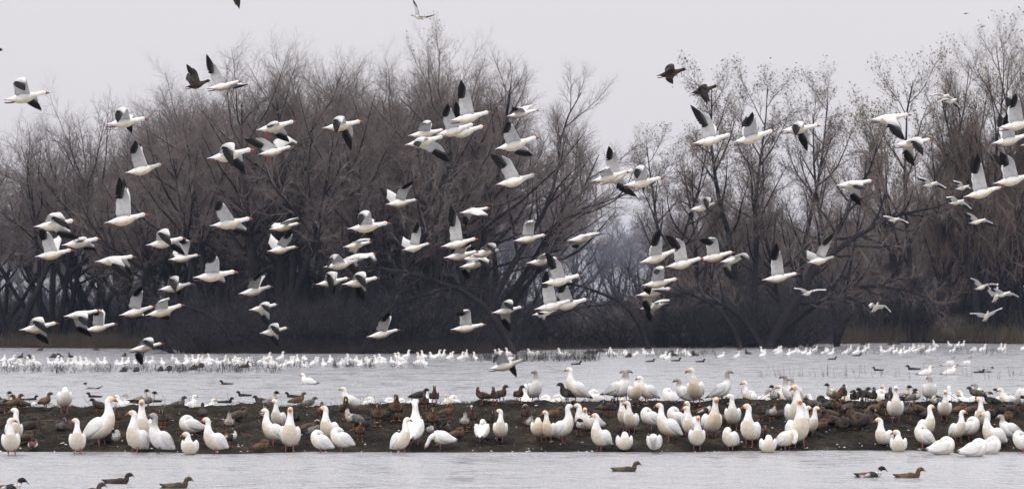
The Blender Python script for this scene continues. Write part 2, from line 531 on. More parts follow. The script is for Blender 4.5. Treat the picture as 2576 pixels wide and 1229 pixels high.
def build_protos():
    PR = {}
    for s in (1, 2, 3):
        g = np.random.default_rng(100 + s)
        PR["willow%d" % s] = tree_proto(s, multi_stems(g, 4 + s % 2, 10.5, 0.28, 33), (10, 11, 10, 4), (0.68, 0.46, 0.46, 0.5), (42, 42, 40, 38),
                                        (0.5, 0.32, 0.25, 0.22), (0.085, 0.02, 0.0092, 0.0064), t0=0.4, wobs=(0.13, 0.15, 0.15, 0.14))
    for s in (1, 2):
        g = np.random.default_rng(200 + s)
        st = multi_stems(g, 2, 15.0, 0.24, 11, up=0.5)
        PR["airy%d" % s] = tree_proto(20 + s, st, (17, 9, 9, 4), (0.36, 0.5, 0.5, 0.5), (46, 40, 38, 38), (0.5, 0.3, 0.2, 0.12),
                                      (0.075, 0.022, 0.0100, 0.0065), leaf=0.4, leaf_mat=M_LEAF, t0=0.22, leaf_size=0.13)
    g = np.random.default_rng(300)
    PR["poplar"] = tree_proto(30, multi_stems(g, 4, 15.5, 0.22, 13, up=0.6), (14, 10, 9, 4), (0.40, 0.52, 0.48, 0.5), (34, 36, 36, 36), (0.65, 0.45, 0.32, 0.25),
                              (0.08, 0.024, 0.0105, 0.0068), leaf=0.12, leaf_mat=M_LEAFY, twig_mat=M_TWIG_RED, t0=0.15)
    g = np.random.default_rng(310)
    PR["yellow"] = tree_proto(31, multi_stems(g, 4, 13.0, 0.2, 25, up=0.6), (11, 9, 8, 3), (0.42, 0.5, 0.5, 0.55), (34, 34, 34, 36), (0.5, 0.4, 0.3, 0.2),
                              (0.09, 0.026, 0.0125, 0.0085), leaf=0.6, leaf_mat=M_LEAFY, twig_mat=M_TWIG, t0=0.2, leaf_size=0.14)
    # an old tree that leans far out to the right with two heavy limbs, as it stands over the water
    A = smooth_line([(0, 0, -0.3), (0.6, 0.2, 1.2), (1.9, 0.1, 3.0), (2.9, -0.3, 5.4), (4.4, -0.5, 7.4), (5.0, -0.2, 9.0), (6.1, 0.2, 10.6), (6.6, 0.3, 12.2)], 14)
    B = smooth_line([(0.3, 0, 0.4), (1.5, -0.5, 2.4), (2.7, -0.9, 4.6), (4.7, -1.2, 6.3), (6.6, -1.2, 7.4), (8.2, -1.3, 8.0), (10.2, -1.1, 8.4), (12.0, -0.9, 9.2)], 14)
    Cc = smooth_line([(-0.3, 0.3, -0.2), (-1.2, 0.9, 1.2), (-2.2, 1.3, 2.2), (-3.9, 1.5, 2.9), (-5.2, 1.6, 3.1), (-6.6, 1.5, 2.8), (-7.6, 1.4, 2.2), (-8.4, 1.3, 1.4)], 14)
    D_ = smooth_line([(0.5, 0, 0.4), (2.2, 0.8, 1.9), (3.9, 1.0, 3.1), (5.8, 1.1, 3.6), (7.5, 1.0, 3.5), (9.0, 0.8, 3.2), (10.4, 0.6, 2.4), (11.4, 0.5, 1.6)], 14)
    PR["leaning"] = tree_proto(40, [(A, 0.30), (B, 0.26), (Cc, 0.19), (D_, 0.17)], (16, 8, 7, 3), (0.27, 0.5, 0.5, 0.55), (48, 40, 36, 36), (0.45, 0.25, 0.15, 0.0),
                               (0.1, 0.028, 0.0125, 0.0085), leaf=0.2, leaf_mat=M_LEAF, twig_mat=M_TWIG, sag=0.1, t0=0.22)
    # a willow whose outer trunk slants up to the right
    A = smooth_line([(0, 0, -0.3), (1.0, 0, 2.0), (2.3, 0, 4.4), (3.4, 0, 6.2), (4.5, 0, 8.0), (5.2, 0.1, 10.2), (5.5, 0.1, 12.5), (6.6, 0.1, 14.5)], 12)
    B = smooth_line([(-0.2, 0.3, -0.3), (0.0, 0.8, 2.0), (0.4, 1.2, 4.4), (0.9, 1.4, 7), (1.5, 1.3, 9.5), (1.9, 1.1, 11.5), (2.2, 1.0, 13.5), (2.4, 1.0, 15.0)], 12)
    PR["slanting"] = tree_proto(41, [(A, 0.24), (B, 0.26)], (13, 9, 8, 3), (0.36, 0.52, 0.5, 0.55), (34, 34, 34, 36), (0.6, 0.45, 0.35, 0.25),
                                (0.1, 0.028, 0.0125, 0.0085), t0=0.3)
    # a fallen grey trunk that still lies out over the shore
    A = smooth_line([(2.6, 0, -0.3), (2.1, 0, 0.9), (1.5, 0.1, 2.2), (0.4, 0.2, 3.3), (-1.2, 0.2, 4.0), (-3.0, 0.3, 4.6), (-4.6, 0.4, 4.7), (-6.0, 0.5, 4.6)], 10)
    PR["fallen"] = tree_proto(42, [(A, 0.2)], (12, 6, 5, 2), (0.3, 0.5, 0.5, 0.5), (50, 40, 36, 36), (0.1, 0.1, 0.1, 0.0), (0.06, 0.024, 0.012, 0.008), t0=0.4, twig_mat=M_BRUSH)
    for s in (1, 2):
        g = np.random.default_rng(400 + s)
        PR["brush%d" % s] = tree_proto(50 + s, multi_stems(g, 13, 4.6, 0.06, 68, k=8, up=0.35), (6, 6, 6, 2), (0.55, 0.55, 0.55, 0.6), (34, 36, 38, 40),
                                       (0.3, 0.15, 0.0, -0.15), (0.035, 0.016, 0.010, 0.007), twig_mat=M_BRUSH, sag=0.12, t0=0.08)
    return PR

PROTO = build_protos()

def plant(proto, name, x, y_top, D, label, cat, group, rz=0.0, wide=1.0, base_z=0.15, H=None):
    """Plant a tree so that its top stands at picture height y_top when it grows at distance D."""
    g = at(x, HOR, D)
    if H is None:
        H = at(x, y_top, D).z - base_z
    r = empty(name, (g.x, D, base_z), rz)
    r.scale = (H * wide, H * wide, H)
    tag(r, label, cat, group)
    tm, cm, lm = PROTO[proto]
    part("trunk", tm, r)
    part("crown", cm, r)
    if lm is not None:
        part("leaves", lm, r)
    return r

SHORT = ["edge willow at far left", "lowest rounded willow", "many-branched left willow", "tall twiggy left tree", "fork-trunked left tree", "grove's left shoulder", "second tree of the grove",
         "broad dark middle willow", "heavy central trunk", "willow by the warm crown", "tallest tan crown", "grove's right shoulder", "long slanting trunk", "slim tree by the gap",
         "smaller leaf-flecked tree", "tall straight airy tree", "airy companion tree", "fork-trunked airy tree", "old leaning tree", "yellow-leaved tree", "first reddish tree", "tallest reddish tree", "cut reddish tree"]
USED = set()
def beside(x, before, after):
    """A label that places something by the nearest shore tree; every label is given once."""
    for j in sorted(range(len(TREES)), key=lambda j: abs(TREES[j][1] - x)):
        side = "directly behind" if "behind" in after and abs(TREES[j][1] - x) < 14 else ("left of" if x < TREES[j][1] else "right of")
        lb = "%s %s the %s%s" % (before, side, SHORT[j], after.replace("behind", ""))
        if lb not in USED:
            USED.add(lb)
            return lb
    return "%s farther off near the %s" % (before, SHORT[min(range(len(TREES)), key=lambda j: abs(TREES[j][1] - x))])

TREES = [
 # proto, x, y_top, D, turn, wide, label
 ("willow2", 30, 300, 188, 10, 1.0, "bare tree at the far left shore, leaning out of the picture edge"),
 ("willow1", 135, 262, 190, 80, 1.0, "bare spreading willow behind the left reeds, lowest rounded crown"),
 ("willow3", 215, 285, 196, 200, 0.9, "bare many-branched willow between the low rounded crown and the taller twiggy tree"),
 ("willow2", 335, 150, 186, 150, 0.85, "tall bare tree with open twiggy top above the left reeds"),
 ("willow1", 430, 205, 180, 300, 0.85, "bare tree with dark forked trunk at the left edge of the dense willow mass"),
 ("willow3", 560, 52, 176, 40, 0.95, "high bare willow at the left shoulder of the dense grove"),
 ("willow1", 690, 70, 172, 220, 0.95, "dense bare willow, second from the left shoulder of the grove"),
 ("willow2", 800, 40, 174, 20, 1.0, "dark-trunked bare willow with broad crown in the middle of the grove"),
 ("willow3", 900, 62, 170, 120, 1.0, "bare willow with heavy dark trunk behind the central geese in the grove"),
 ("willow1", 1010, 85, 173, 330, 0.95, "bare willow just left of the tallest warm-tinted crown"),
 ("poplar", 1110, 22, 178, 60, 0.9, "tallest bare tree of the grove, its upright twigs tinted warm tan"),
 ("willow2", 1190, 66, 176, 260, 0.95, "bare willow at the right shoulder of the dense grove"),
 ("slanting", 1185, 82, 174, 0, 0.95, "bare willow whose long dark trunk slants up to the right by the gap"),
 ("airy1", 1668, 285, 186, 30, 1.0, "slim open tree with a few withered leaves just right of the gap"),
 ("airy2", 1768, 330, 190, 150, 1.0, "smaller leaf-flecked tree crowding the slim tree right of the gap"),
 ("airy1", 1895, 118, 188, 120, 1.0, "tall airy tree with withered leaves and straight dark trunk right of the gap"),
 ("airy2", 1985, 135, 192, 40, 0.9, "airy leaf-flecked tree close behind the tall straight-trunked one"),
 ("airy2", 2110, 185, 192, 250, 0.9, "airy tree with forked dark trunk left of the old leaning tree"),
 ("leaning", 1935, 285, 182, 0, 1.0, "old dark tree with heavy limbs leaning far out to the right over the shore"),
 ("yellow", 2300, 95, 206, 0, 0.95, "tree still holding yellow-green leaves near the right edge"),
 ("poplar", 2390, 80, 206, 90, 1.0, "upright reddish bare tree beside the yellow-leaved tree"),
 ("poplar", 2480, 15, 204, 200, 1.0, "tallest reddish bare tree at the right edge"),
 ("poplar", 2590, 5, 205, 300, 1.0, "reddish bare tree cut by the right picture edge"),
]
for pr, x, yt, D, rz, wd, lb in TREES:
    plant(pr, "bare_tree" if pr not in ("yellow",) else "leafy_tree", x, yt, D, lb, "tree", "trees along the far shore", rad(rz), wd)
for x_, D_, H_, rz_, w_, lb_ in ((1150, 164.5, 6.5, 8, 1.25, "dark trunk leaning left out of the grove's foot under the long slanting trunk"),
                                 (1010, 165.0, 5.0, 165, 1.2, "low dark limb sprawling over the water's edge at the grove's middle"),
                                 (1390, 172.0, 3.6, 170, 1.5, "grey dead branches lying along the shore left of the gap"),
                                 (500, 166.5, 4.2, 20, 1.4, "dark fallen trunk sloping into the water at the grove's left foot"),
                                 (1780, 181.0, 5.2, 30, 1.2, "dark hanging limbs low over the shore between the airy trees")):
    plant("fallen", "fallen_tree", x_, 0, D_, lb_, "tree", "fallen limbs along the far shore", rad(rz_), w_, H=H_)
plant("fallen", "fallen_tree", 1545, 700, 181, "broken dark trunk bent low to the left over the shore in the gap", "tree", "trees along the far shore", 0, 1.0, H=5.4)
plant("fallen", "fallen_tree", 2180, 740, 190, "low dark broken trunk arching over the shore right of the old leaning tree", "tree", "trees along the far shore", rad(172), 1.0, H=5.0)

g = np.random.default_rng(61)
# second row: fills the grove behind the first trees
for j, x in enumerate([-20, 150, 290, 400, 490, 540, 620, 660, 730, 770, 850, 930, 975, 1060, 1100, 1150, 1210]):
    yt = np.interp(x, [0, 200, 340, 500, 800, 1100, 1250, 1400], [380, 360, 300, 190, 150, 150, 190, 400]) + g.uniform(-20, 50)
    plant(["willow1", "willow2", "willow3"][j % 3], "bare_tree", x, yt, g.uniform(186, 205), beside(x, "second-row bare willow", ""), "tree",
          "second row of the willow grove", g.uniform(0, 6.28), g.uniform(1.0, 1.3))
for j, x in enumerate([1750, 1810, 1850, 1950, 2040, 2090, 2170, 2240, 2330, 2430, 2530, 2620]):
    yt = np.interp(x, [1600, 1900, 2150, 2300, 2576], [470, 430, 440, 300, 240]) + g.uniform(-20, 60)
    plant(["airy2", "willow2", "airy1", "poplar"][j % 4] if x < 2300 else ["poplar", "willow1"][j % 2], "bare_tree", x, yt, g.uniform(212, 240),
          beside(x, "second-row bare tree", ""), "tree", "second row right of the gap", g.uniform(0, 6.28), g.uniform(0.9, 1.2))
# far wood fading into the haze
for j, x in enumerate(np.arange(-60, 2700, 62)):
    yt = np.interp(x, [0, 400, 1400, 1480, 1560, 1700, 2200, 2576], [540, 500, 460, 500, 530, 520, 540, 500]) + g.uniform(-30, 60)
    plant(["willow1", "willow2", "willow3"][j % 3], "distant_tree", x, yt, g.uniform(1150, 1450), beside(x, "pale distant tree showing through the haze", ""), "tree",
          "distant hazy wood", g.uniform(0, 6.28), g.uniform(1.0, 1.35), base_z=0.4)
# taller thickets that close the view between the trunks
for j, x in enumerate(np.arange(-60, 1290, 58)):
    plant("brush%d" % (1 + j % 2), "willow_shrub", x, 0, g.uniform(205, 232), beside(x, "tall thicket between the trunks,", ""), "shrub", "tall thickets behind the grove", g.uniform(0, 6.28), g.uniform(1.0, 1.3), base_z=0.2, H=g.uniform(8, 10.5) if x > 430 else g.uniform(5, 7))
for j, x in enumerate(np.arange(1600, 2680, 75)):
    plant("brush%d" % (1 + j % 2), "willow_shrub", x, 0, g.uniform(222, 245), beside(x, "tall thicket between the trunks,", ""), "shrub", "tall thickets right of the gap", g.uniform(0, 6.28), g.uniform(1.0, 1.3), base_z=0.2, H=g.uniform(7, 10))
# thickets along the water
BR = [(x, g.uniform(166, 171) if x < 1260 else g.uniform(183, 190), g.uniform(2.6, 6.6)) for x in np.arange(455, 1330, 52)]
BR += [(x, g.uniform(182, 187), g.uniform(2.6, 4.2)) for x in np.arange(1330, 1600, 55)]
BR += [(x, g.uniform(185, 192), g.uniform(3.8, 5.6)) for x in np.arange(1600, 2060, 46)]
BR += [(x, g.uniform(206, 216), g.uniform(5.0, 8.0)) for x in np.arange(2040, 2640, 55)]
BR += [(x, g.uniform(190, 200), g.uniform(2.2, 4.2)) for x in np.arange(-40, 450, 62)]
for j, (x, D, H) in enumerate(BR):
    zone = ("under the left trees" if x < 455 else "at the foot of the dense grove" if x < 1330 else "in the gap" if x < 1600 else "round the old leaning tree" if x < 2060 else "under the reddish trees")
    plant("brush%d" % (1 + j % 2), "willow_shrub", x, 0, D, beside(x, "dark tangled low thicket", ""), "shrub", "thickets " + zone, g.uniform(0, 6.28), g.uniform(1.0, 1.35), base_z=0.05, H=H * 0.95)

# ------------------------------------------------------------------ reeds and weeds (nobody could count them)
def blades(name, pts, hgt, width, mat, label, seed, lean=0.25, k=3):
    r = np.random.default_rng(seed)
    n = len(pts)
    P = np.zeros((n, k, 3))
    P[:, 0] = pts
    d = unit(np.stack([r.normal(0, lean, n), r.normal(0, lean, n), np.ones(n)], -1))
    for j in range(1, k):
        d = unit(d + r.normal(0, lean * 0.45, (n, 3)) * np.array([1, 1, 0.2]))
        P[:, j] = P[:, j - 1] + d * (hgt / (k - 1))[:, None]
    R = width * np.linspace(1, 0.35, k)[None, :] * r.uniform(0.6, 1.3, n)[:, None]
    V, Q = tubes([(P, R)], [3])
    tag(link(bpy.data.objects.new(name, np_mesh(name, V, Q, mat=mat, smooth=False))), label, None, None, "stuff")

def shore_points(r, x0, x1, n, d0, d1, z=0.1):
    px = r.uniform(x0, x1, n)
    Y = shore_y(px) + r.uniform(d0, d1, n)
    return np.stack([(px - CX) / FPX * Y, Y, np.full(n, z)], -1)

def water_points(r, x0, x1, y0, y1, n, clump=0.0):
    if clump:
        c = r.uniform(x0, x1, max(3, int(n / clump)))
        px = c[r.integers(0, len(c), n)] + r.normal(0, 7, n)
    else:
        px = r.uniform(x0, x1, n)
    py = r.uniform(y0, y1, n)
    Y = CAM_H * FPX / (py - HOR)
    return np.stack([(px - CX) / FPX * Y, Y, np.full(n, -0.05)], -1)

r = np.random.default_rng(71)
p = shore_points(r, -150, 460, 9000, -0.5, 9)
blades("reeds", p, r.uniform(0.35, 0.85, len(p)) * (1 + 1.0 * (r.random(len(p)) < 0.04)), 0.010, M_REED, "strip of dry tan reeds along the left shore", 1)
p = np.concatenate([shore_points(r, 2040, 2700, 8000, -0.5, 12), shore_points(r, 2330, 2470, 2500, 0, 6)])
blades("reeds", p, r.uniform(0.5, 1.3, len(p)) * (1 + 0.8 * (r.random(len(p)) < 0.08)), 0.012, M_REED, "dry tan reeds and grass along the right shore", 2)
p = shore_points(r, 1240, 2040, 4500, -1.5, 7)
blades("dead_grass", p, r.uniform(0.2, 0.7, len(p)), 0.010, M_STUB, "low dead grass along the shore under the gap", 3, 0.4)
p = shore_points(r, 430, 1240, 5000, -2.5, 4)
blades("dead_grass", p, r.uniform(0.2, 0.9, len(p)), 0.010, M_STUB, "brown dead stalks along the foot of the dense grove", 4, 0.35)
p = np.concatenate([water_points(r, -40, 720, 925, 938, 900, 8), water_points(r, 560, 1060, 918, 926, 350, 8)])
blades("water_weeds", p, r.uniform(0.12, 0.5, len(p)), 0.009, M_STUB, "thin dark dead stems standing in the shallow water at left", 5, 0.35)
p = np.concatenate([water_points(r, 1180, 1500, 898, 909, 900, 12), water_points(r, 1480, 1800, 885, 900, 300, 6), water_points(r, 1980, 2560, 880, 893, 350, 6)])
blades("water_weeds", p, r.uniform(0.15, 0.6, len(p)), 0.009, M_STUB, "dark weed stems in the water before the gap", 6, 0.3)
p = np.concatenate([water_points(r, 1900, 2140, 944, 950, 60), water_points(r, 2140, 2576, 936, 954, 45)])
blades("water_weeds", p, r.uniform(0.12, 0.55, len(p)), 0.008, M_STUB, "sparse thin upright stems in the open water at right", 7, 0.14)
# straw, twigs and clods on the bank
n = 5200
bx, by = r.uniform(-13.5, 13.5, n), r.uniform(60.6, 67.2, n)
p = np.stack([bx, by, bank_z(bx, by) + 0.005], -1)
P = np.zeros((n, 3, 3))
a = r.uniform(0, 6.283, n)
L = r.uniform(0.04, 0.22, n) * (1 + 1.2 * (r.random(n) < 0.06))
el = np.abs(r.normal(0, 0.22, n))
d = np.stack([np.cos(a) * np.cos(el), np.sin(a) * np.cos(el), np.sin(el)], -1)
for j in range(3):
    P[:, j] = p + d * (L * j / 2)[:, None] + r.normal(0, 0.006, (n, 3))
dark = r.random(n) < 0.6
for sel, mt, lb, nm in ((dark, M_STUB, "dark broken twigs and stalks strewn on the mud bank", "plant_debris"), (~dark, M_REED, "bits of pale straw strewn on the mud bank", "straw_litter")):
    V, Q = tubes([(P[sel], np.full((sel.sum(), 3), 0.006))], [3])
    tag(link(bpy.data.objects.new(nm, np_mesh(nm, V, Q, mat=mt, smooth=False))), lb, None, None, "stuff")
n = 260
bx, by = r.uniform(-13.0, 13.0, n), r.normal(66.7, 0.25, n)
p = np.stack([bx, by, bank_z(bx, by) - 0.02], -1)
blades("dead_grass", p, r.uniform(0.08, 0.4, n), 0.006, M_STUB, "thin dead stalks bristling along the crest of the mud bank", 8, 0.7, 4)

n = 5200
gx = r.uniform(-13.5, 13.5, n * 3)
gy = r.uniform(60.9, 66.8, n * 3)
keep = np.nonzero(vnoise(gx * 0.55 + 20, gy * 0.9 + 3, 31) > 0.56)[0][:n]
p = np.stack([gx[keep], gy[keep], bank_z(gx[keep], gy[keep]) - 0.01], -1)
blades("bank_grass", p, r.uniform(0.03, 0.11, len(p)), 0.0055, M_MOSS, "short olive-brown grass in patches on the mud bank", 9, 0.6)
n = 260
fx = r.uniform(-13.2, 13.2, n)
fy = np.where(r.random(n) < 0.6, r.uniform(60.0, 61.4, n), r.uniform(61.0, 66.6, n))
fz = np.maximum(bank_z(fx, fy), 0.0) + 0.012
a = r.uniform(0, 6.283, n)
L = r.uniform(0.015, 0.05, n)
c0 = np.stack([fx, fy, fz], -1)
d1 = np.stack([np.cos(a), np.sin(a), np.zeros(n)], -1) * L[:, None]
d2 = np.stack([-np.sin(a), np.cos(a), np.zeros(n)], -1) * (L * 0.3)[:, None]
up = np.array([0, 0, 0.018])
V = np.stack([c0 - d1, c0 + d2 + up, c0 + d1, c0 - d2, c0 - up * 0.3], 1).reshape(-1, 3)
ix = np.arange(n * 5).reshape(n, 5)
T = np.concatenate([ix[:, [0, 3, 1]], ix[:, [3, 2, 1]], ix[:, [0, 1, 4]], ix[:, [1, 2, 4]]])
me = np_mesh("loose_feathers", V, None, T, M_WHITE, np.tile(np.array([[0.7, 0.69, 0.67]]), (n * 5, 1)), False)
tag(link(bpy.data.objects.new("loose_feathers", me)), "small white feathers lost along the bank and its waterline", None, None, "stuff")

# ------------------------------------------------------------------ damp air
HAZE_DENSITY = 0.00015
def make_haze():
    x0, x1, y0, y1, z0, z1 = -1500, 1500, -70, 2400, -1.7, 42
    V = [(x, y, z) for x in (x0, x1) for y in (y0, y1) for z in (z0, z1)]
    Q = [(0, 1, 3, 2), (4, 6, 7, 5), (0, 4, 5, 1), (2, 3, 7, 6), (0, 2, 6, 4), (1, 5, 7, 3)]
    m = bpy.data.materials.new("damp_air")
    m.use_nodes = True
    N = m.node_tree.nodes
    N.remove(N["Principled BSDF"])
    v = N.new("ShaderNodeVolumePrincipled")
    v.inputs["Color"].default_value = (0.60, 0.72, 1.0, 1)
    v.inputs["Density"].default_value = HAZE_DENSITY
    m.node_tree.links.new(v.outputs[0], N["Material Output"].inputs["Volume"])
    o = link(bpy.data.objects.new("haze", np_mesh("haze", V, Q, mat=m, smooth=False)))
    tag(o, "thin grey damp air over the marsh", None, None, "stuff")
make_haze()

# ------------------------------------------------------------------ birds: shapes
WHITE, CREAM, ORANGE = (0.86, 0.85, 0.835), (0.70, 0.60, 0.45), (0.72, 0.45, 0.20)  # CREAM: tan belly stain, darkened further to paint in underside shade
PALE_Y, BLACK, GREY = (0.78, 0.68, 0.45), (0.013, 0.012, 0.013), (0.30, 0.29, 0.29)

def crom(p, u):
    p = np.asarray(p, float)
    q = np.vstack([2 * p[0] - p[1], p, 2 * p[-1] - p[-2]])
    i = np.minimum(u.astype(int), len(p) - 2)
    t = (u - i)[:, None]
    a, b, c, d = q[i], q[i + 1], q[i + 2], q[i + 3]
    return 0.5 * (2 * b + (c - a) * t + (2 * a - 5 * b + 4 * c - d) * t ** 2 + (3 * b - a - 3 * c + d) * t ** 3)

def loft(ctrl, n=24, seg=12, colfn=None, yaw=None, side=0.0):
    """ctrl rows: x, y, z, half width, half height. One closed continuous surface along the curve."""
    c = np.asarray(ctrl, float)
    u = np.linspace(0, len(c) - 1, n)
    s = crom(c, u)
    P, w, h = s[:, :3], np.maximum(s[:, 3], 0.002), np.maximum(s[:, 4], 0.002)
    T = np.gradient(P, axis=0)
    T /= np.maximum(np.linalg.norm(T, axis=1, keepdims=True), 1e-9)
    lat = np.tile(np.array([[0.0, 1.0, 0.0]]), (n, 1))
    lat -= T * (lat * T).sum(1, keepdims=True)
    lat /= np.maximum(np.linalg.norm(lat, axis=1, keepdims=True), 1e-9)
    nor = np.cross(T, lat)
    an = np.arange(seg) * 2 * np.pi / seg
    V = P[:, None] + lat[:, None] * (w[:, None] * np.cos(an))[..., None] + nor[:, None] * (h[:, None] * np.sin(an))[..., None]
    if yaw:
        ang, u0, u1 = yaw
        k = np.clip((u - u0) / (u1 - u0), 0, 1)
        th = ang * k * k * (3 - 2 * k)
        piv = crom(c, np.array([float(u0)]))[0, :3]
        d = V - piv
        ct, st = np.cos(th)[:, None], np.sin(th)[:, None]
        V = np.stack([piv[0] + d[..., 0] * ct - d[..., 1] * st, piv[1] + d[..., 0] * st + d[..., 1] * ct, V[..., 2]], -1)
    V = V.reshape(-1, 3)
    ends = np.stack([V[:seg].mean(0), V[-seg:].mean(0)])
    ix = np.arange(n * seg).reshape(n, seg)
    nx = np.roll(ix, -1, 1)
    Q = np.stack([ix[:-1], nx[:-1], nx[1:], ix[1:]], -1).reshape(-1, 4)
    T3 = np.concatenate([np.stack([np.full(seg, n * seg), nx[0], ix[0]], -1), np.stack([np.full(seg, n * seg + 1), ix[-1], nx[-1]], -1)])
    col = None
    if colfn is not None:
        uu = np.repeat(u, seg)
        aa = np.tile(np.sin(an), n)
        cc = np.array([colfn(a_, b_) for a_, b_ in zip(uu, aa)])
        col = np.vstack([cc, cc[0], cc[-1]])
    return np.vstack([V, ends]), Q, T3, col

def mixc(a, b, t):
    t = min(max(t, 0.0), 1.0)
    return tuple(x * (1 - t) + y * t for x, y in zip(a, b))

# goose in flight, tail at the origin, head ahead along +x
FLY = [(0.0, 0, 0.0, .07, .006), (.08, 0, .0, .056, .018), (.16, 0, -.008, .068, .052), (.27, 0, -.016, .09, .084), (.37, 0, -.012, .09, .084),
       (.455, 0, .0, .07, .066), (.52, 0, .012, .046, .046), (.585, 0, .022, .035, .036), (.635, 0, .027, .033, .034), (.665, 0, .029, .036, .039),
       (.69, 0, .026, .031, .032), (.71, 0, .02, .019, .021)]
HEADC = {'n': WHITE, 'y': PALE_Y, 'o': ORANGE, 'g': (0.36, 0.34, 0.33)}

def fly_body(stain, fan):
    c = [list(r) for r in FLY]
    if fan:
        c[0][3], c[1][3] = .125, .075
    tail = GREY if stain == 'g' else (0.62, 0.60, 0.58)
    def col(u, a):
        k = mixc(WHITE, (0.45, 0.44, 0.43), 0.8) if stain == 'g' and u > 5.5 else WHITE
        if u < 1.0: k = mixc(tail, WHITE, u)
        if 2 < u < 6.5 and a < 0.2: k = mixc(k, CREAM if stain != 'o' else (0.68, 0.53, 0.34), min(1.0, (0.2 - a) * 1.3))  # stained belly with underside shade painted into the tint
        if u > 8.4: k = mixc(k, HEADC[stain], (u - 8.4) / 1.6 * {'o': 0.5, 'y': 0.35}.get(stain, 1.0))
        return k
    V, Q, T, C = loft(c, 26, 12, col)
    return np_mesh("body", V, Q, T, M_WHITE, C)

def bill_mesh(kind):
    if kind == 'goose':
        c, k = [(0, 0, .004, .021, .026), (.026, 0, .0, .018, .019), (.052, 0, -.006, .013, .011), (.07, 0, -.01, .006, .005)], (0.27, 0.085, 0.078)
    elif kind == 'dark':
        c, k = [(0, 0, .004, .021, .026), (.026, 0, .0, .018, .019), (.052, 0, -.006, .013, .011), (.07, 0, -.01, .006, .005)], (0.10, 0.055, 0.055)
    elif kind == 'spoon':
        c, k = [(0, 0, .004, .013, .016), (.025, 0, -.004, .011, .009), (.055, 0, -.012, .018, .006), (.072, 0, -.016, .011, .003)], (0.035, 0.03, 0.03)
    elif kind == 'yellow':
        c, k = [(0, 0, .004, .013, .015), (.02, 0, -.003, .011, .009), (.045, 0, -.009, .013, .006), (.056, 0, -.011, .008, .003)], (0.5, 0.42, 0.06)
    elif kind == 'white':
        c, k = [(0, 0, .008, .009, .016), (.015, 0, .0, .008, .011), (.03, 0, -.005, .005, .006), (.036, 0, -.006, .002, .002)], (0.75, 0.73, 0.7)
    else:
        c, k = [(0, 0, .004, .013, .015), (.02, 0, -.003, .011, .009), (.04, 0, -.008, .012, .006), (.05, 0, -.01, .007, .003)], (0.16, 0.19, 0.22)
    V, Q, T, C = loft(c, 7, 8, lambda u, a: mixc(k, (0.04, 0.03, 0.03), 0.5 if abs(a) < 0.3 and u < 2.6 else 0.0))
    return np_mesh("bill", V, Q, T, M_HORN, C)

BILL = {k: bill_mesh(k) for k in ('goose', 'dark', 'spoon', 'yellow', 'white', 'blue')}

def eye_mesh():
    V = np.array([(1, 0, 0), (-1, 0, 0), (0, 1, 0), (0, -1, 0), (0, 0, 1), (0, 0, -1)], float) * 0.008
    T = [(0, 2, 4), (2, 1, 4), (1, 3, 4), (3, 0, 4), (2, 0, 5), (1, 2, 5), (3, 1, 5), (0, 3, 5)]
    return np_mesh("eye", V, None, T, M_HORN, np.tile((0.01, 0.008, 0.008), (6, 1)))
EYE = eye_mesh()

def leg_mesh(color, h, standing=True):
    if standing:
        c = [(0.0, 0, h, .02, .02), (.004, 0, h * .55, .011, .011), (0, 0, .02, .009, .009), (.0, 0, .008, .010, .010)]
        V, Q, T, _ = loft(c, 7, 6)
        foot = np.array([(-.012, 0, .012), (.075, .034, .003), (.088, 0, .003), (.075, -.034, .003), (.02, 0, .02)])
        n = len(V)
        T = np.vstack([T, [(n, n + 4, n + 1), (n + 1, n + 4, n + 2), (n + 2, n + 4, n + 3), (n + 3, n + 4, n)]])
        V = np.vstack([V, foot])
    else:
        c = [(.10, 0, .01, .014, .014), (.03, 0, -.004, .012, .012), (-.02, 0, -.01, .026, .010), (-.085, 0, -.012, .036, .008), (-.10, 0, -.012, .014, .004)]
        V, Q, T, _ = loft(c, 8, 6)
    return np_mesh("leg", V, Q, T, M_HORN, np.tile(color, (len(V), 1)))
LEG_STAND = leg_mesh((0.30, 0.10, 0.10), .17)
LEG_DUCK = leg_mesh((0.26, 0.09, 0.03), .12)
LEG_DARK = leg_mesh((0.05, 0.045, 0.045), .17)
LEG_FLY = leg_mesh((0.13, 0.035, 0.042), 0, False)
LEG_HANG = leg_mesh((0.45, 0.03, 0.03), .15)

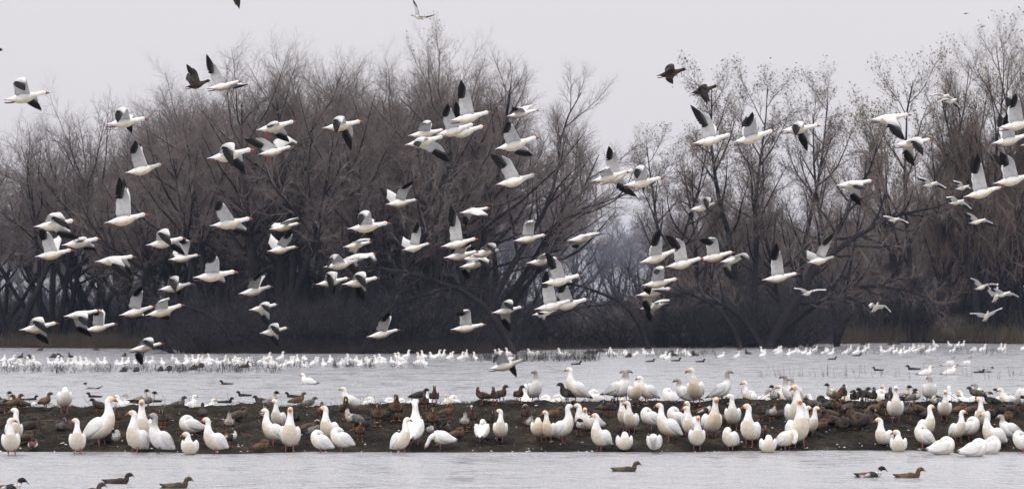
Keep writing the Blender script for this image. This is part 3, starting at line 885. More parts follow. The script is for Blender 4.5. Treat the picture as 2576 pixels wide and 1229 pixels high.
# ---- wings in flight
def wing_meshes(S, W, T, sgn, scheme, k=1.0):
    """The feathered arm as one mesh and the flight feathers of the hand as another. S, W, T: shoulder, wrist, tip in body space."""
    S, W, T = (np.asarray(v, float) for v in (S, W, T))
    nrm = lambda v: v / max(np.linalg.norm(v), 1e-9)
    b = np.array([-1.0, 0, -0.06])
    a_, h_ = nrm(W - S), nrm(T - W)
    ca = b - a_ * b.dot(a_)
    ca = nrm(ca) if np.linalg.norm(ca) > 0.25 else nrm(np.cross(a_, np.array([0, 0, 1.0])) * -sgn + b * 0.2)
    v = np.cross(a_, h_)
    cth = a_.dot(h_)
    if np.linalg.norm(v) > 1e-4:
        ax = nrm(v)
        th = math.acos(max(-1, min(1, cth)))
        tr = ca * math.cos(th) + np.cross(ax, ca) * math.sin(th) + ax * ax.dot(ca) * (1 - math.cos(th))
    else:
        tr = ca
    pb = b - h_ * b.dot(h_)
    wgt = np.linalg.norm(pb)
    ch = nrm(tr * 1.0 + pb * (0.7 * wgt))
    ch = nrm(ch - h_ * ch.dot(h_))
    na, nh = sgn * np.cross(a_, ca), sgn * np.cross(h_, ch)
    Lh = np.linalg.norm(T - W)
    st = [(0.0, 0, .235, ca, na), (.22, 0, .245, ca, na), (.45, 0, .24, ca, na), (.68, 0, .232, ca, na), (.88, 0, .222, ca, na),
          (1, .04, .195, nrm(ca + ch), nrm(na + nh)), (1, .13, .125, ch, nh), (1, .22, .08, ch, nh), (1, .31, .04, ch, nh), (1, .38, .014, ch, nh)]
    st = [(fa, fh * scheme.get('reach', 1.0), c, x_, y_) for fa, fh, c, x_, y_ in st]
    vs = [0, .06, .3, .62, .86, 1.0]
    thick = [0.004, .014, .016, .010, .005, .0015]
    camb = [-.006, .006, .022, .024, .010, -.006]
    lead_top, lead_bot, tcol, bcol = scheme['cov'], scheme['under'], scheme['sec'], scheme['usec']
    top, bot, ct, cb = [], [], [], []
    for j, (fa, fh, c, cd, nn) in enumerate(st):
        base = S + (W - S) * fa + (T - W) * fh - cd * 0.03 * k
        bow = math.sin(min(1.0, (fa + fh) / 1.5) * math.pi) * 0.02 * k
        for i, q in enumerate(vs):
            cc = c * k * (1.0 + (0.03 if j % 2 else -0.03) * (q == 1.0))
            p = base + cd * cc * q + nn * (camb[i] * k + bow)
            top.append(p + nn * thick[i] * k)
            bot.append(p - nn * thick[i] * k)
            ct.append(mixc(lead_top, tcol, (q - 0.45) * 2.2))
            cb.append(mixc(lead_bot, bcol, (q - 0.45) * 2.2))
    ns, nv = len(st), len(vs)
    V = np.array(top + bot)
    ix = np.arange(ns * nv).reshape(ns, nv)
    o = ns * nv
    qt = np.stack([ix[:-1, :-1], ix[1:, :-1], ix[1:, 1:], ix[:-1, 1:]], -1).reshape(-1, 4)
    qb = qt[:, ::-1] + o
    rim = np.concatenate([ix[0, :], ix[1:, -1], ix[-1, ::-1][1:], ix[::-1, 0][1:]])
    r2 = np.stack([rim[:-1], rim[1:], rim[1:] + o, rim[:-1] + o], -1)
    Q = np.concatenate([qt, qb, r2])
    w = np_mesh("wing", V, Q, None, scheme['mat'], np.array(ct + cb))
    # primaries
    V, Q, C = [], [], []
    nf = 10
    for f in range(nf):
        g = f / (nf - 1.0)
        root = W + (T - W) * (0.02 + 0.34 * g) + ch * (0.075 * (1 - g) + 0.005) * k
        tip = W + h_ * (0.07 * k + (Lh - 0.07 * k) * g ** 0.72) + ch * 0.19 * k * (1 - g) ** 0.95
        d = tip - root
        L = np.linalg.norm(d)
        d = d / max(L, 1e-6)
        wd = (0.031 - 0.011 * g) * k
        e_ = nrm(np.cross(nh, d))
        for j, (t, ww) in enumerate([(0, .6), (.35, 1.0), (.7, .95), (.9, .6), (1.0, .12)]):
            p = root + d * L * t + nh * ((0.0012 * f - 0.004) * k - 0.03 * k * t * t * 0.3)
            V += [p - e_ * wd * ww, p + nh * 0.004 * k, p + e_ * wd * ww, p - nh * 0.004 * k]
            cc = mixc(scheme['prim0'], scheme['prim'], t * 8.0)
            C += [cc] * 4
            if j:
                o = len(V) - 8
                Q += [(o, o + 1, o + 5, o + 4), (o + 1, o + 2, o + 6, o + 5), (o + 2, o + 3, o + 7, o + 6), (o + 3, o, o + 4, o + 7)]
    p = np_mesh("flight_feathers", np.array(V), np.array(Q), None, scheme['mat'], np.array(C))
    return w, p

SCHEME = {
    'w': dict(cov=WHITE, sec=(0.78, 0.77, 0.76), under=(0.60, 0.595, 0.59), usec=(0.66, 0.655, 0.65), prim=BLACK, prim0=(0.12, 0.12, 0.125), mat=M_WING),  # under, usec: grey underwing coverts, with some underside shade painted in
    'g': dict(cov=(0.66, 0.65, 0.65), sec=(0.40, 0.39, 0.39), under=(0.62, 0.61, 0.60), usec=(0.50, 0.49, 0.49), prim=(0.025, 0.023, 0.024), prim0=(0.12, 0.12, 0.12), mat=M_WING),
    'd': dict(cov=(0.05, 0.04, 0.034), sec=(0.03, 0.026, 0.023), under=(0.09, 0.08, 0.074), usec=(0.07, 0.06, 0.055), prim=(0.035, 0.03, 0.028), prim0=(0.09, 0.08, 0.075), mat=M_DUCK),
}
SCHEME['w_long'] = dict(SCHEME['w'], reach=1.9)
SCHEME['g_long'] = dict(SCHEME['g'], reach=1.4)
FLY_BODY = {}

def flyer(center, D, F, wings, stain, fan, label, group, name="snow_goose", cat="goose", k=1.0, hang=False, scheme=None, body=None):
    """wings: list of (side, wrist pixel or None, tip pixel) read off the picture; the depth of each joint follows from the length of the bone."""
    F = Vector(F).normalized()
    Lf = Vector((0, 0, 1)).cross(F).normalized()
    U = F.cross(Lf).normalized()
    R = Matrix((F, Lf, U)).transposed()
    root_w = Vector(center) - F * (0.38 * k)
    r = empty(name, root_w)
    r.rotation_euler = R.to_euler()
    r.scale = (k, k, k)
    tag(r, label, cat, group)
    key = (stain, fan)
    if body is None:
        if key not in FLY_BODY:
            FLY_BODY[key] = fly_body(stain, fan)
        body = FLY_BODY[key]
    part("body", body, r)
    bl = part("bill", BILL['dark' if stain == 'g' else 'goose'] if cat == "goose" else BILL['blue'], r)
    bl.location = (.704, 0, .02)
    for s in (1, -1):
        e_ = part("eye", EYE, r)
        e_.location = (.678, .033 * s, .034)
    for s in (1, -1):
        if hang:
            l = part("leg", LEG_HANG, r)
            l.location = (.17, .045 * s, -.17)
            l.rotation_euler = (0, 0.35, 0)
        else:
            l = part("leg", LEG_FLY, r)
            l.location = (.105, .03 * s, -.05)
            l.rotation_euler = (0, 0.12, 0)
    sc = SCHEME[scheme or ('g' if stain == 'g' else 'w')]
    LA, LH = 0.31 * k, 0.43 * k
    Ri = R.transposed()
    loc = {}
    for side, wp, tp in wings:
        S_l = Vector((.425, .05 * side, .035))
        S_w = root_w + R @ (S_l * k)
        lat = Lf * side
        ys = -1.0 if lat.y < 0 else 1.0
        def joint(p0, px, L):
            q = at(px[0], px[1], p0.y)
            dx, dz = q.x - p0.x, q.z - p0.z
            m = math.hypot(dx, dz)
            if m > L * 1.12:
                dx, dz = dx * L * 1.12 / m, dz * L * 1.12 / m
                m = L * 1.12
            y = math.sqrt(max(L * L - m * m, (0.12 * L) ** 2))
            return Vector((p0.x + dx, p0.y + ys * y, p0.z + dz))
        W_w = joint(S_w, wp, LA)
        T_w = joint(W_w, tp, LH)
        loc[side] = [S_l] + [Ri @ ((q - root_w) / k) for q in (W_w, T_w)]
    for side in (1, -1):
        if side not in loc:
            loc[side] = [Vector((v.x, -v.y, v.z)) for v in loc[-side]]
    for side in (-1, 1):
        S_l, W_l, T_l = loc[side]
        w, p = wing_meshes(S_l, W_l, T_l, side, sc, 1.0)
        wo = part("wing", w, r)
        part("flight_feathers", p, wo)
    return r

# ---- geese on land and water
NECK_LEVEL = {   # continues from the breast; x, y, z, half width, half height
    'up':   [(.155, 0, .40, .098, .102), (.163, 0, .475, .068, .074), (.163, 0, .545, .051, .056), (.165, 0, .605, .046, .050), (.199, 0, .638, .046, .049), (.238, 0, .630, .038, .039), (.262, 0, .619, .024, .028)],
    'mid':  [(.155, 0, .39, .098, .10), (.165, 0, .44, .07, .074), (.165, 0, .49, .047, .05), (.172, 0, .53, .045, .048), (.207, 0, .555, .046, .049), (.246, 0, .547, .038, .039), (.27, 0, .536, .024, .028)],
    'tuck': [(.155, 0, .385, .09, .085), (.14, 0, .435, .07, .06), (.095, 0, .468, .055, .046), (.045, 0, .462, .048, .042), (.0, 0, .445, .042, .036), (-.03, 0, .43, .03, .025), (-.05, 0, .42, .016, .014)],
    'low':  [(.16, 0, .325, .085, .085), (.235, 0, .295, .06, .062), (.285, 0, .235, .045, .047), (.31, 0, .165, .040, .042), (.335, 0, .115, .041, .042), (.35, 0, .08, .033, .033), (.357, 0, .055, .02, .022)],
    'preen': [(.165, 0, .36, .09, .09), (.235, 0, .33, .066, .066), (.262, 0, .265, .05, .052), (.235, 0, .205, .043, .044), (.195, 0, .195, .042, .043), (.155, 0, .205, .034, .034), (.13, 0, .212, .02, .022)],
}
BODY_LEVEL = [(-.33, 0, .225, .035, .007), (-.245, 0, .235, .064, .034), (-.165, 0, .25, .102, .078), (-.06, 0, .268, .138, .122), (.05, 0, .29, .144, .138), (.126, 0, .335, .122, .124)]
# a bird on its feet carries the body steeply and the neck high
BODY = [(-.30, 0, .15, .035, .007), (-.225, 0, .172, .068, .036), (-.15, 0, .205, .110, .085), (-.05, 0, .25, .148, .132), (.05, 0, .305, .152, .146), (.12, 0, .375, .124, .125)]
NECK = {
    'up':   [(.155, 0, .45, .094, .10), (.166, 0, .53, .064, .07), (.164, 0, .61, .048, .053), (.166, 0, .68, .046, .05), (.2, 0, .713, .046, .049), (.239, 0, .705, .038, .039), (.263, 0, .694, .024, .028)],
    'mid':  [(.155, 0, .44, .094, .098), (.168, 0, .495, .066, .07), (.168, 0, .545, .05, .053), (.175, 0, .59, .045, .049), (.21, 0, .615, .046, .049), (.249, 0, .607, .038, .039), (.273, 0, .596, .024, .028)],
    'tuck': [(.15, 0, .43, .092, .088), (.135, 0, .485, .07, .06), (.09, 0, .515, .056, .047), (.04, 0, .505, .049, .043), (-.005, 0, .485, .043, .037), (-.035, 0, .468, .03, .026), (-.055, 0, .457, .016, .014)],
    'preen': [(.165, 0, .41, .092, .092), (.235, 0, .375, .066, .066), (.262, 0, .30, .05, .052), (.235, 0, .235, .044, .046), (.195, 0, .22, .045, .047), (.155, 0, .23, .036, .037), (.13, 0, .237, .022, .025)],
}
def goose_ctrl(pose, level):
    return BODY_LEVEL + NECK_LEVEL[pose] if level or pose not in NECK else BODY + NECK[pose]
GOOSE_CACHE = {}
BR = random.Random(23)

def goose_body(pose, stain, yaw, level=False):
    key = (pose, stain, yaw, level)
    if key in GOOSE_CACHE:
        return GOOSE_CACHE[key]
    ctrl = goose_ctrl(pose, level)
    m = len(ctrl)
    def col(u, a):
        k = WHITE
        if stain == 'g':
            k = mixc(WHITE, (0.36, 0.335, 0.32), 0.12 if u < 6.3 else (u - 6.3) * 0.9)
        if u < 1.2: k = mixc((0.6, 0.58, 0.57), k, u)
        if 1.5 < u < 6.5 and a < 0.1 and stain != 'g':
            k = mixc(k, CREAM, (0.45 if stain == 'n' else 0.75) * min(1, (0.1 - a) * 1.5))  # belly stain plus painted shade on the downward side
        if stain == 'b' and 4 < u < 7.5: k = mixc(k, (0.74, 0.57, 0.38), 0.45)
        if u > m - 4.2 and stain != 'n':
            k = mixc(k, HEADC['o' if stain == 'b' else stain], (u - (m - 3.9)) / 2.6)
        return k
    yw = (math.radians(yaw), 7.2, 9.3) if abs(yaw) > 1 and pose in ('up', 'mid') else ((math.radians(yaw), 6.0, 8.5) if abs(yaw) > 1 and pose in ('preen', 'low') else None)
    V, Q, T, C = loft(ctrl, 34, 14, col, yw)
    me = np_mesh("body", V, Q, T, M_WHITE, C)
    zmax = V[:, 2].max()
    # where bill and eyes sit
    c = np.array(ctrl)
    def turned(p):
        if not yw: return p
        u0 = yw[1]
        piv = crom(c, np.array([float(u0)]))[0, :3]
        d = p - piv
        ct, st = math.cos(yw[0]), math.sin(yw[0])
        return np.array([piv[0] + d[0] * ct - d[1] * st, piv[1] + d[0] * st + d[1] * ct, p[2]])
    p_end, p_hd, p_face = c[-1, :3], c[-3, :3], c[-2, :3]
    d0 = p_end - p_face
    d0 = d0 / np.linalg.norm(d0)
    ang = (yw[0] if yw else 0.0)
    d = np.array([d0[0] * math.cos(ang), d0[0] * math.sin(ang), d0[2]])
    lat = np.array([-math.sin(ang), math.cos(ang), 0.0])
    hd = turned(p_hd * 0.55 + p_face * 0.45)
    up = np.cross(d, lat)
    eyes = [hd + lat * .0375 * s + up * .012 for s in (1, -1)]
    GOOSE_CACHE[key] = (me, zmax, turned(p_end), d, eyes)
    return GOOSE_CACHE[key]

def folded_wing(s, cols, k=1.0, droop=0.0, steep=False):
    c = [(.118, s * .09, .395, .018, .035), (.055, s * .130, .378, .032, .092), (-.045, s * .140, .318, .034, .102), (-.15, s * .116, .248, .028, .078),
         (-.245, s * .07, .19, .020, .045), (-.32, s * .038, .155, .011, .022), (-.38, s * .024, .132, .005, .009)] if steep else [(.125, s * .085, .35, .018, .035), (.06, s * .127, .355, .032, .09), (-.05, s * .134, .32, .034, .1), (-.16, s * .112, .28, .028, .072),
         (-.26, s * .066, .268, .020, .042), (-.34, s * .035, .255, .011, .022), (-.40, s * .022, .247, .005, .009)]
    c = [(x * k, y * k, (z - droop * max(0, .1 - x)) * k, w * k, h * k) for x, y, z, w, h in c]
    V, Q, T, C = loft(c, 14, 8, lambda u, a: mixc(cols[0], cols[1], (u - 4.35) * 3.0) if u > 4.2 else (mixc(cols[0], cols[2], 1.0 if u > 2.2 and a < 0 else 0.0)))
    return np_mesh("wing", V, Q, T, M_WHITE if cols[0][0] > 0.25 else M_DUCK, C)

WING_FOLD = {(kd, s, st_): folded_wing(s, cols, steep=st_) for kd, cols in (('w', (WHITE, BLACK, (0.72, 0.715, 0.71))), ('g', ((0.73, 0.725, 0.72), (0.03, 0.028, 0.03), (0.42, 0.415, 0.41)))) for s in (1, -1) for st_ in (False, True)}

def aim(o, p, d):
    d = Vector(d).normalized()
    o.location = p
    o.rotation_euler = (0, -math.asin(max(-1, min(1, d.z))), math.atan2(d.y, d.x))

def goose(loc, facing, head, pose, stain, scale, label, group, sunk=0.0, legs=True, name="snow_goose"):
    yaw = (head - facing + 180) % 360 - 180
    yaw = max(-150, min(150, round(yaw / 15.0) * 15))
    level = (not legs) or pose not in NECK
    me, zmax, pe, d, eyes = goose_body(pose, stain, yaw, level)
    r = empty(name, (loc[0], loc[1], loc[2] - sunk * scale), rad(facing))
    r.scale = (scale,) * 3
    if legs:
        r.rotation_euler = (rad(BR.uniform(-5, 5)), rad(BR.uniform(-8, 5)), rad(facing + BR.uniform(-6, 6)))
    tag(r, label, "goose", group)
    part("body", me, r)
    if pose != 'tuck':
        aim(part("bill", BILL['dark' if stain == 'g' else 'goose'], r), pe - d * 0.004, d)
    for e_ in eyes:
        part("eye", EYE, r).location = e_
    for s in (1, -1):
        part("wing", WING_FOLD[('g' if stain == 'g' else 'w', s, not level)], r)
    if legs:
        for s in (1, -1):
            l = part("leg", LEG_DARK if stain == 'g' else LEG_STAND, r)
            l.location = (.01 + .02 * s, .062 * s, 0)
    return r

# ---- ducks
DB = [(-.27, 0, .19, .026, .008), (-.195, 0, .197, .06, .034), (-.11, 0, .203, .09, .07), (0, 0, .215, .103, .088), (.085, 0, .235, .092, .085)]
DN = {
    'up':   [(.125, 0, .29, .058, .062), (.135, 0, .34, .04, .044), (.15, 0, .378, .038, .043), (.182, 0, .392, .038, .04), (.208, 0, .386, .03, .031), (.226, 0, .378, .018, .02)],
    'long': [(.125, 0, .30, .052, .056), (.132, 0, .37, .034, .037), (.142, 0, .425, .034, .038), (.172, 0, .442, .035, .037), (.2, 0, .436, .028, .029), (.218, 0, .428, .017, .019)],
    'mid':  [(.13, 0, .27, .062, .062), (.15, 0, .305, .045, .046), (.17, 0, .332, .041, .043), (.2, 0, .342, .039, .04), (.226, 0, .335, .03, .031), (.243, 0, .327, .018, .02)],
    'tuck': [(.12, 0, .275, .062, .058), (.105, 0, .312, .05, .046), (.065, 0, .328, .044, .042), (.02, 0, .318, .040, .036), (-.015, 0, .302, .03, .026), (-.035, 0, .295, .016, .015)],
}
DB_SWIM = [(-.265, 0, .222, .022, .008), (-.2, 0, .198, .055, .03), (-.11, 0, .18, .09, .056), (0, 0, .174, .10, .066), (.1, 0, .18, .085, .062)]
DN['swim'] = [(.15, 0, .216, .052, .05), (.163, 0, .262, .036, .039), (.183, 0, .297, .036, .039), (.214, 0, .308, .037, .037), (.243, 0, .299, .028, .028), (.26, 0, .29, .017, .018)]
DN['swiml'] = [(.145, 0, .225, .048, .05), (.15, 0, .295, .03, .034), (.16, 0, .35, .031, .035), (.19, 0, .366, .033, .035), (.218, 0, .358, .027, .028), (.235, 0, .35, .016, .018)]
DK = {  # head, breast, flank, rear, wing cover, wing tip, wing lower, bill
    'hen':      ((.085, .062, .047), (.10, .068, .046), (.115, .08, .056), (.075, .055, .042), (.07, .052, .04), (.03, .024, .02), (.10, .075, .055), 'blue'),
    'rust':     ((.13, .075, .045), (.14, .072, .036), (.15, .082, .045), (.09, .055, .035), (.10, .062, .038), (.035, .026, .02), (.13, .08, .05), 'blue'),
    'dark':     ((.035, .028, .024), (.055, .04, .032), (.06, .045, .036), (.03, .025, .022), (.04, .032, .027), (.02, .017, .015), (.05, .04, .033), 'blue'),
    'grey':     ((.10, .09, .08), (.15, .135, .12), (.17, .155, .14), (.10, .09, .08), (.11, .10, .09), (.04, .035, .032), (.14, .125, .11), 'blue'),
    'wigeon':   ((.045, .042, .036), (.10, .052, .042), (.125, .068, .05), (.03, .025, .022), (.06, .048, .042), (.018, .016, .015), (.11, .065, .05), 'blue'),
    'crowned':  ((.09, .085, .075), (.10, .052, .042), (.125, .068, .05), (.03, .025, .022), (.06, .048, .042), (.018, .016, .015), (.11, .065, .05), 'blue'),
    'pintail':  ((.028, .018, .014), (.62, .58, .50), (.22, .215, .21), (.02, .018, .018), (.17, .165, .16), (.015, .014, .014), (.22, .21, .2), 'blue'),
    'shoveler': ((.012, .018, .017), (.70, .69, .67), (.17, .05, .022), (.03, .03, .032), (.035, .033, .033), (.02, .018, .018), (.5, .49, .47), 'spoon'),
    'mallard':  ((.010, .018, .014), (.075, .04, .028), (.17, .16, .15), (.016, .014, .015), (.10, .09, .08), (.03, .027, .025), (.15, .14, .13), 'yellow'),
    'coot':     ((.008, .008, .009), (.012, .012, .013), (.016, .016, .017), (.012, .012, .013), (.016, .015, .016), (.01, .01, .01), (.018, .017, .018), 'white'),
}
DUCK_CACHE = {}

def duck_body(kind, pose, yaw):
    key = (kind, pose, yaw)
    if key in DUCK_CACHE:
        return DUCK_CACHE[key]
    ctrl = [list(r_) for r_ in (DB_SWIM if pose.startswith('swim') else DB) + DN[pose]]
    if kind == 'pintail':
        ctrl[0] = [-.38, 0, .29 if pose.startswith('swim') else .225, .007, .005]
    m = len(ctrl)
    hd, br, fl, rr = DK[kind][:4]
    def col(u, a):
        if u < 1.6: k = mixc(rr, fl, (u - 1.2) * 3)
        elif u < 3.5: k = fl
        elif u < 6.2: k = mixc(fl, br, (u - 3.5) * 2.0)
        else: k = mixc(br, hd, (u - 6.2 - (0.5 if kind == 'pintail' else 0.0)) * 4.0)
        if kind in ('hen', 'rust', 'dark', 'grey', 'wigeon', 'crowned') and 1.5 < u < 4.5 and a < -0.35: k = mixc(k, (0.30, 0.25, 0.2), 0.55)
        if kind == 'crowned' and u > m - 4.2 and a > 0.6: k = (0.62, 0.58, 0.5)
        if kind == 'shoveler' and 1.2 < u < 2.0 and a < 0.4: k = (0.66, 0.65, 0.63)
        return k
    yw = (math.radians(yaw), 5.6, 7.6) if abs(yaw) > 1 and pose != 'tuck' else None
    V, Q, T, C = loft(ctrl, 27, 12, col, yw)
    me = np_mesh("body", V, Q, T, M_DUCK, C)
    c = np.array(ctrl)
    def turned(p):
        if not yw: return p
        piv = crom(c, np.array([5.6]))[0, :3]
        d = p - piv
        ct, st = math.cos(yw[0]), math.sin(yw[0])
        return np.array([piv[0] + d[0] * ct - d[1] * st, piv[1] + d[0] * st + d[1] * ct, p[2]])
    d0 = c[-1, :3] - c[-2, :3]
    d0 /= np.linalg.norm(d0)
    ang = yw[0] if yw else 0.0
    d = np.array([d0[0] * math.cos(ang), d0[0] * math.sin(ang), d0[2]])
    DUCK_CACHE[key] = (me, V[:, 2].max(), turned(c[-1, :3]), d)
    return DUCK_CACHE[key]

DWING = {}
def duck(loc, facing, head, pose, kind, scale, label, group, sunk=0.0, legs=True, name=None):
    yaw = (head - facing + 180) % 360 - 180
    yaw = max(-150, min(150, round(yaw / 15.0) * 15))
    me, zmax, pe, d = duck_body(kind, pose, yaw)
    r = empty(name or ("coot" if kind == 'coot' else "duck"), (loc[0], loc[1], loc[2] - sunk * scale), rad(facing))
    r.scale = (scale,) * 3
    tag(r, label, "coot" if kind == 'coot' else "duck", group)
    part("body", me, r)
    if pose != 'tuck':
        aim(part("bill", BILL[DK[kind][7]], r), pe - d * 0.003, d)
    for s in (1, -1):
        if (kind, s) not in DWING:
            c_, t_, l_ = DK[kind][4:7]
            DWING[(kind, s)] = folded_wing(s, (c_, t_, l_), 0.71)
        wo = part("wing", DWING[(kind, s)], r)
        wo.location = (0.0, 0, -.022)
        if pose.startswith('swim'):
            wo.location = (0.0, 0, -.06)
            wo.rotation_euler = (0, 0.17, 0)
    if legs:
        for s in (1, -1):
            part("leg", LEG_DUCK, r).location = (.01 + .015 * s, .045 * s, 0)
    return r

# ------------------------------------------------------------------ placing
PANEL = {}
for i_ in range(4):
    PANEL["A%d" % (i_ + 1)] = (644.0 * i_, 128.8, 0.25)
    PANEL["B%d" % (i_ + 1)] = (644.0 * i_, 370.3, 0.25)
    PANEL["C%d" % (i_ + 1)] = (644.0 * i_, 644.0, 0.25)
for nm_, (ox_, oy_, k_) in {"P1": (0, 1040, .3962), "P2": (500, 1040, .3962), "P3": (1000, 1040, .3962), "P4": (1400, 1100, .3475), "P5": (1800, 1100, .3475),
                            "P6": (2240, 1100, .3475), "P7": (2660, 1100, .3475)}.items():
    PANEL[nm_] = (ox_ * .805, oy_ * .805, k_ * .805)
PANEL["D"] = (0.0, 0.0, 1.0)

def px(pn, x, y):
    ox, oy, k = PANEL[pn]
    return ox + x * k, oy + y * k

def bank_hit(x, y):
    """Distance at which the view through picture place (x, y) meets the bank or the water, this side of its crest."""
    r_ = ray(x, y)
    Ds = np.arange(54.0, RIDGE_Y + 0.15, 0.04)
    z = CAM_H + r_.z / r_.y * Ds
    g_ = np.maximum(bank_z(r_.x / r_.y * Ds, Ds), 0.0)
    hit = np.nonzero(z <= g_ + 1e-6)[0]
    return float(Ds[hit[0]]) if len(hit) else None

def stand_spot(pn, x, yb, yt, h_model, lo, hi):
    """Ground point and scale for a bird whose feet show at yb and head top at yt."""
    X, Yb = px(pn, x, yb)
    _, Yt = px(pn, x, yt)
    D = bank_hit(X, Yb)
    if D is None:
        return behind_spot(pn, x, yt, h_model)
    p = at(X, Yb, D)
    p.z = max(float(bank_z(p.x, D)), -0.02)
    s = (at(X, Yt, D).z - p.z) / h_model
    return p, max(lo, min(hi, s))

def behind_spot(pn, x, yt, h_model, scale=1.0):
    """For a bird whose feet the crest hides: the nearest ground behind the crest where a bird of this height shows its head at yt."""
    X, Yt = px(pn, x, yt)
    best = None
    for D in np.arange(66.9, 92, 0.15):
        q = at(X, Yt, D)
        g_ = max(float(bank_z(q.x, D)), -0.06)
        e_ = abs(q.z - h_model * scale - g_)
        if best is None or e_ < best[0] - 1e-4:
            best = (e_, D, g_, q)
    e_, D, g_, q = best
    s = max(0.8, min(1.2, (q.z - g_) / h_model))
    return Vector((q.x, D, q.z - h_model * s)), s

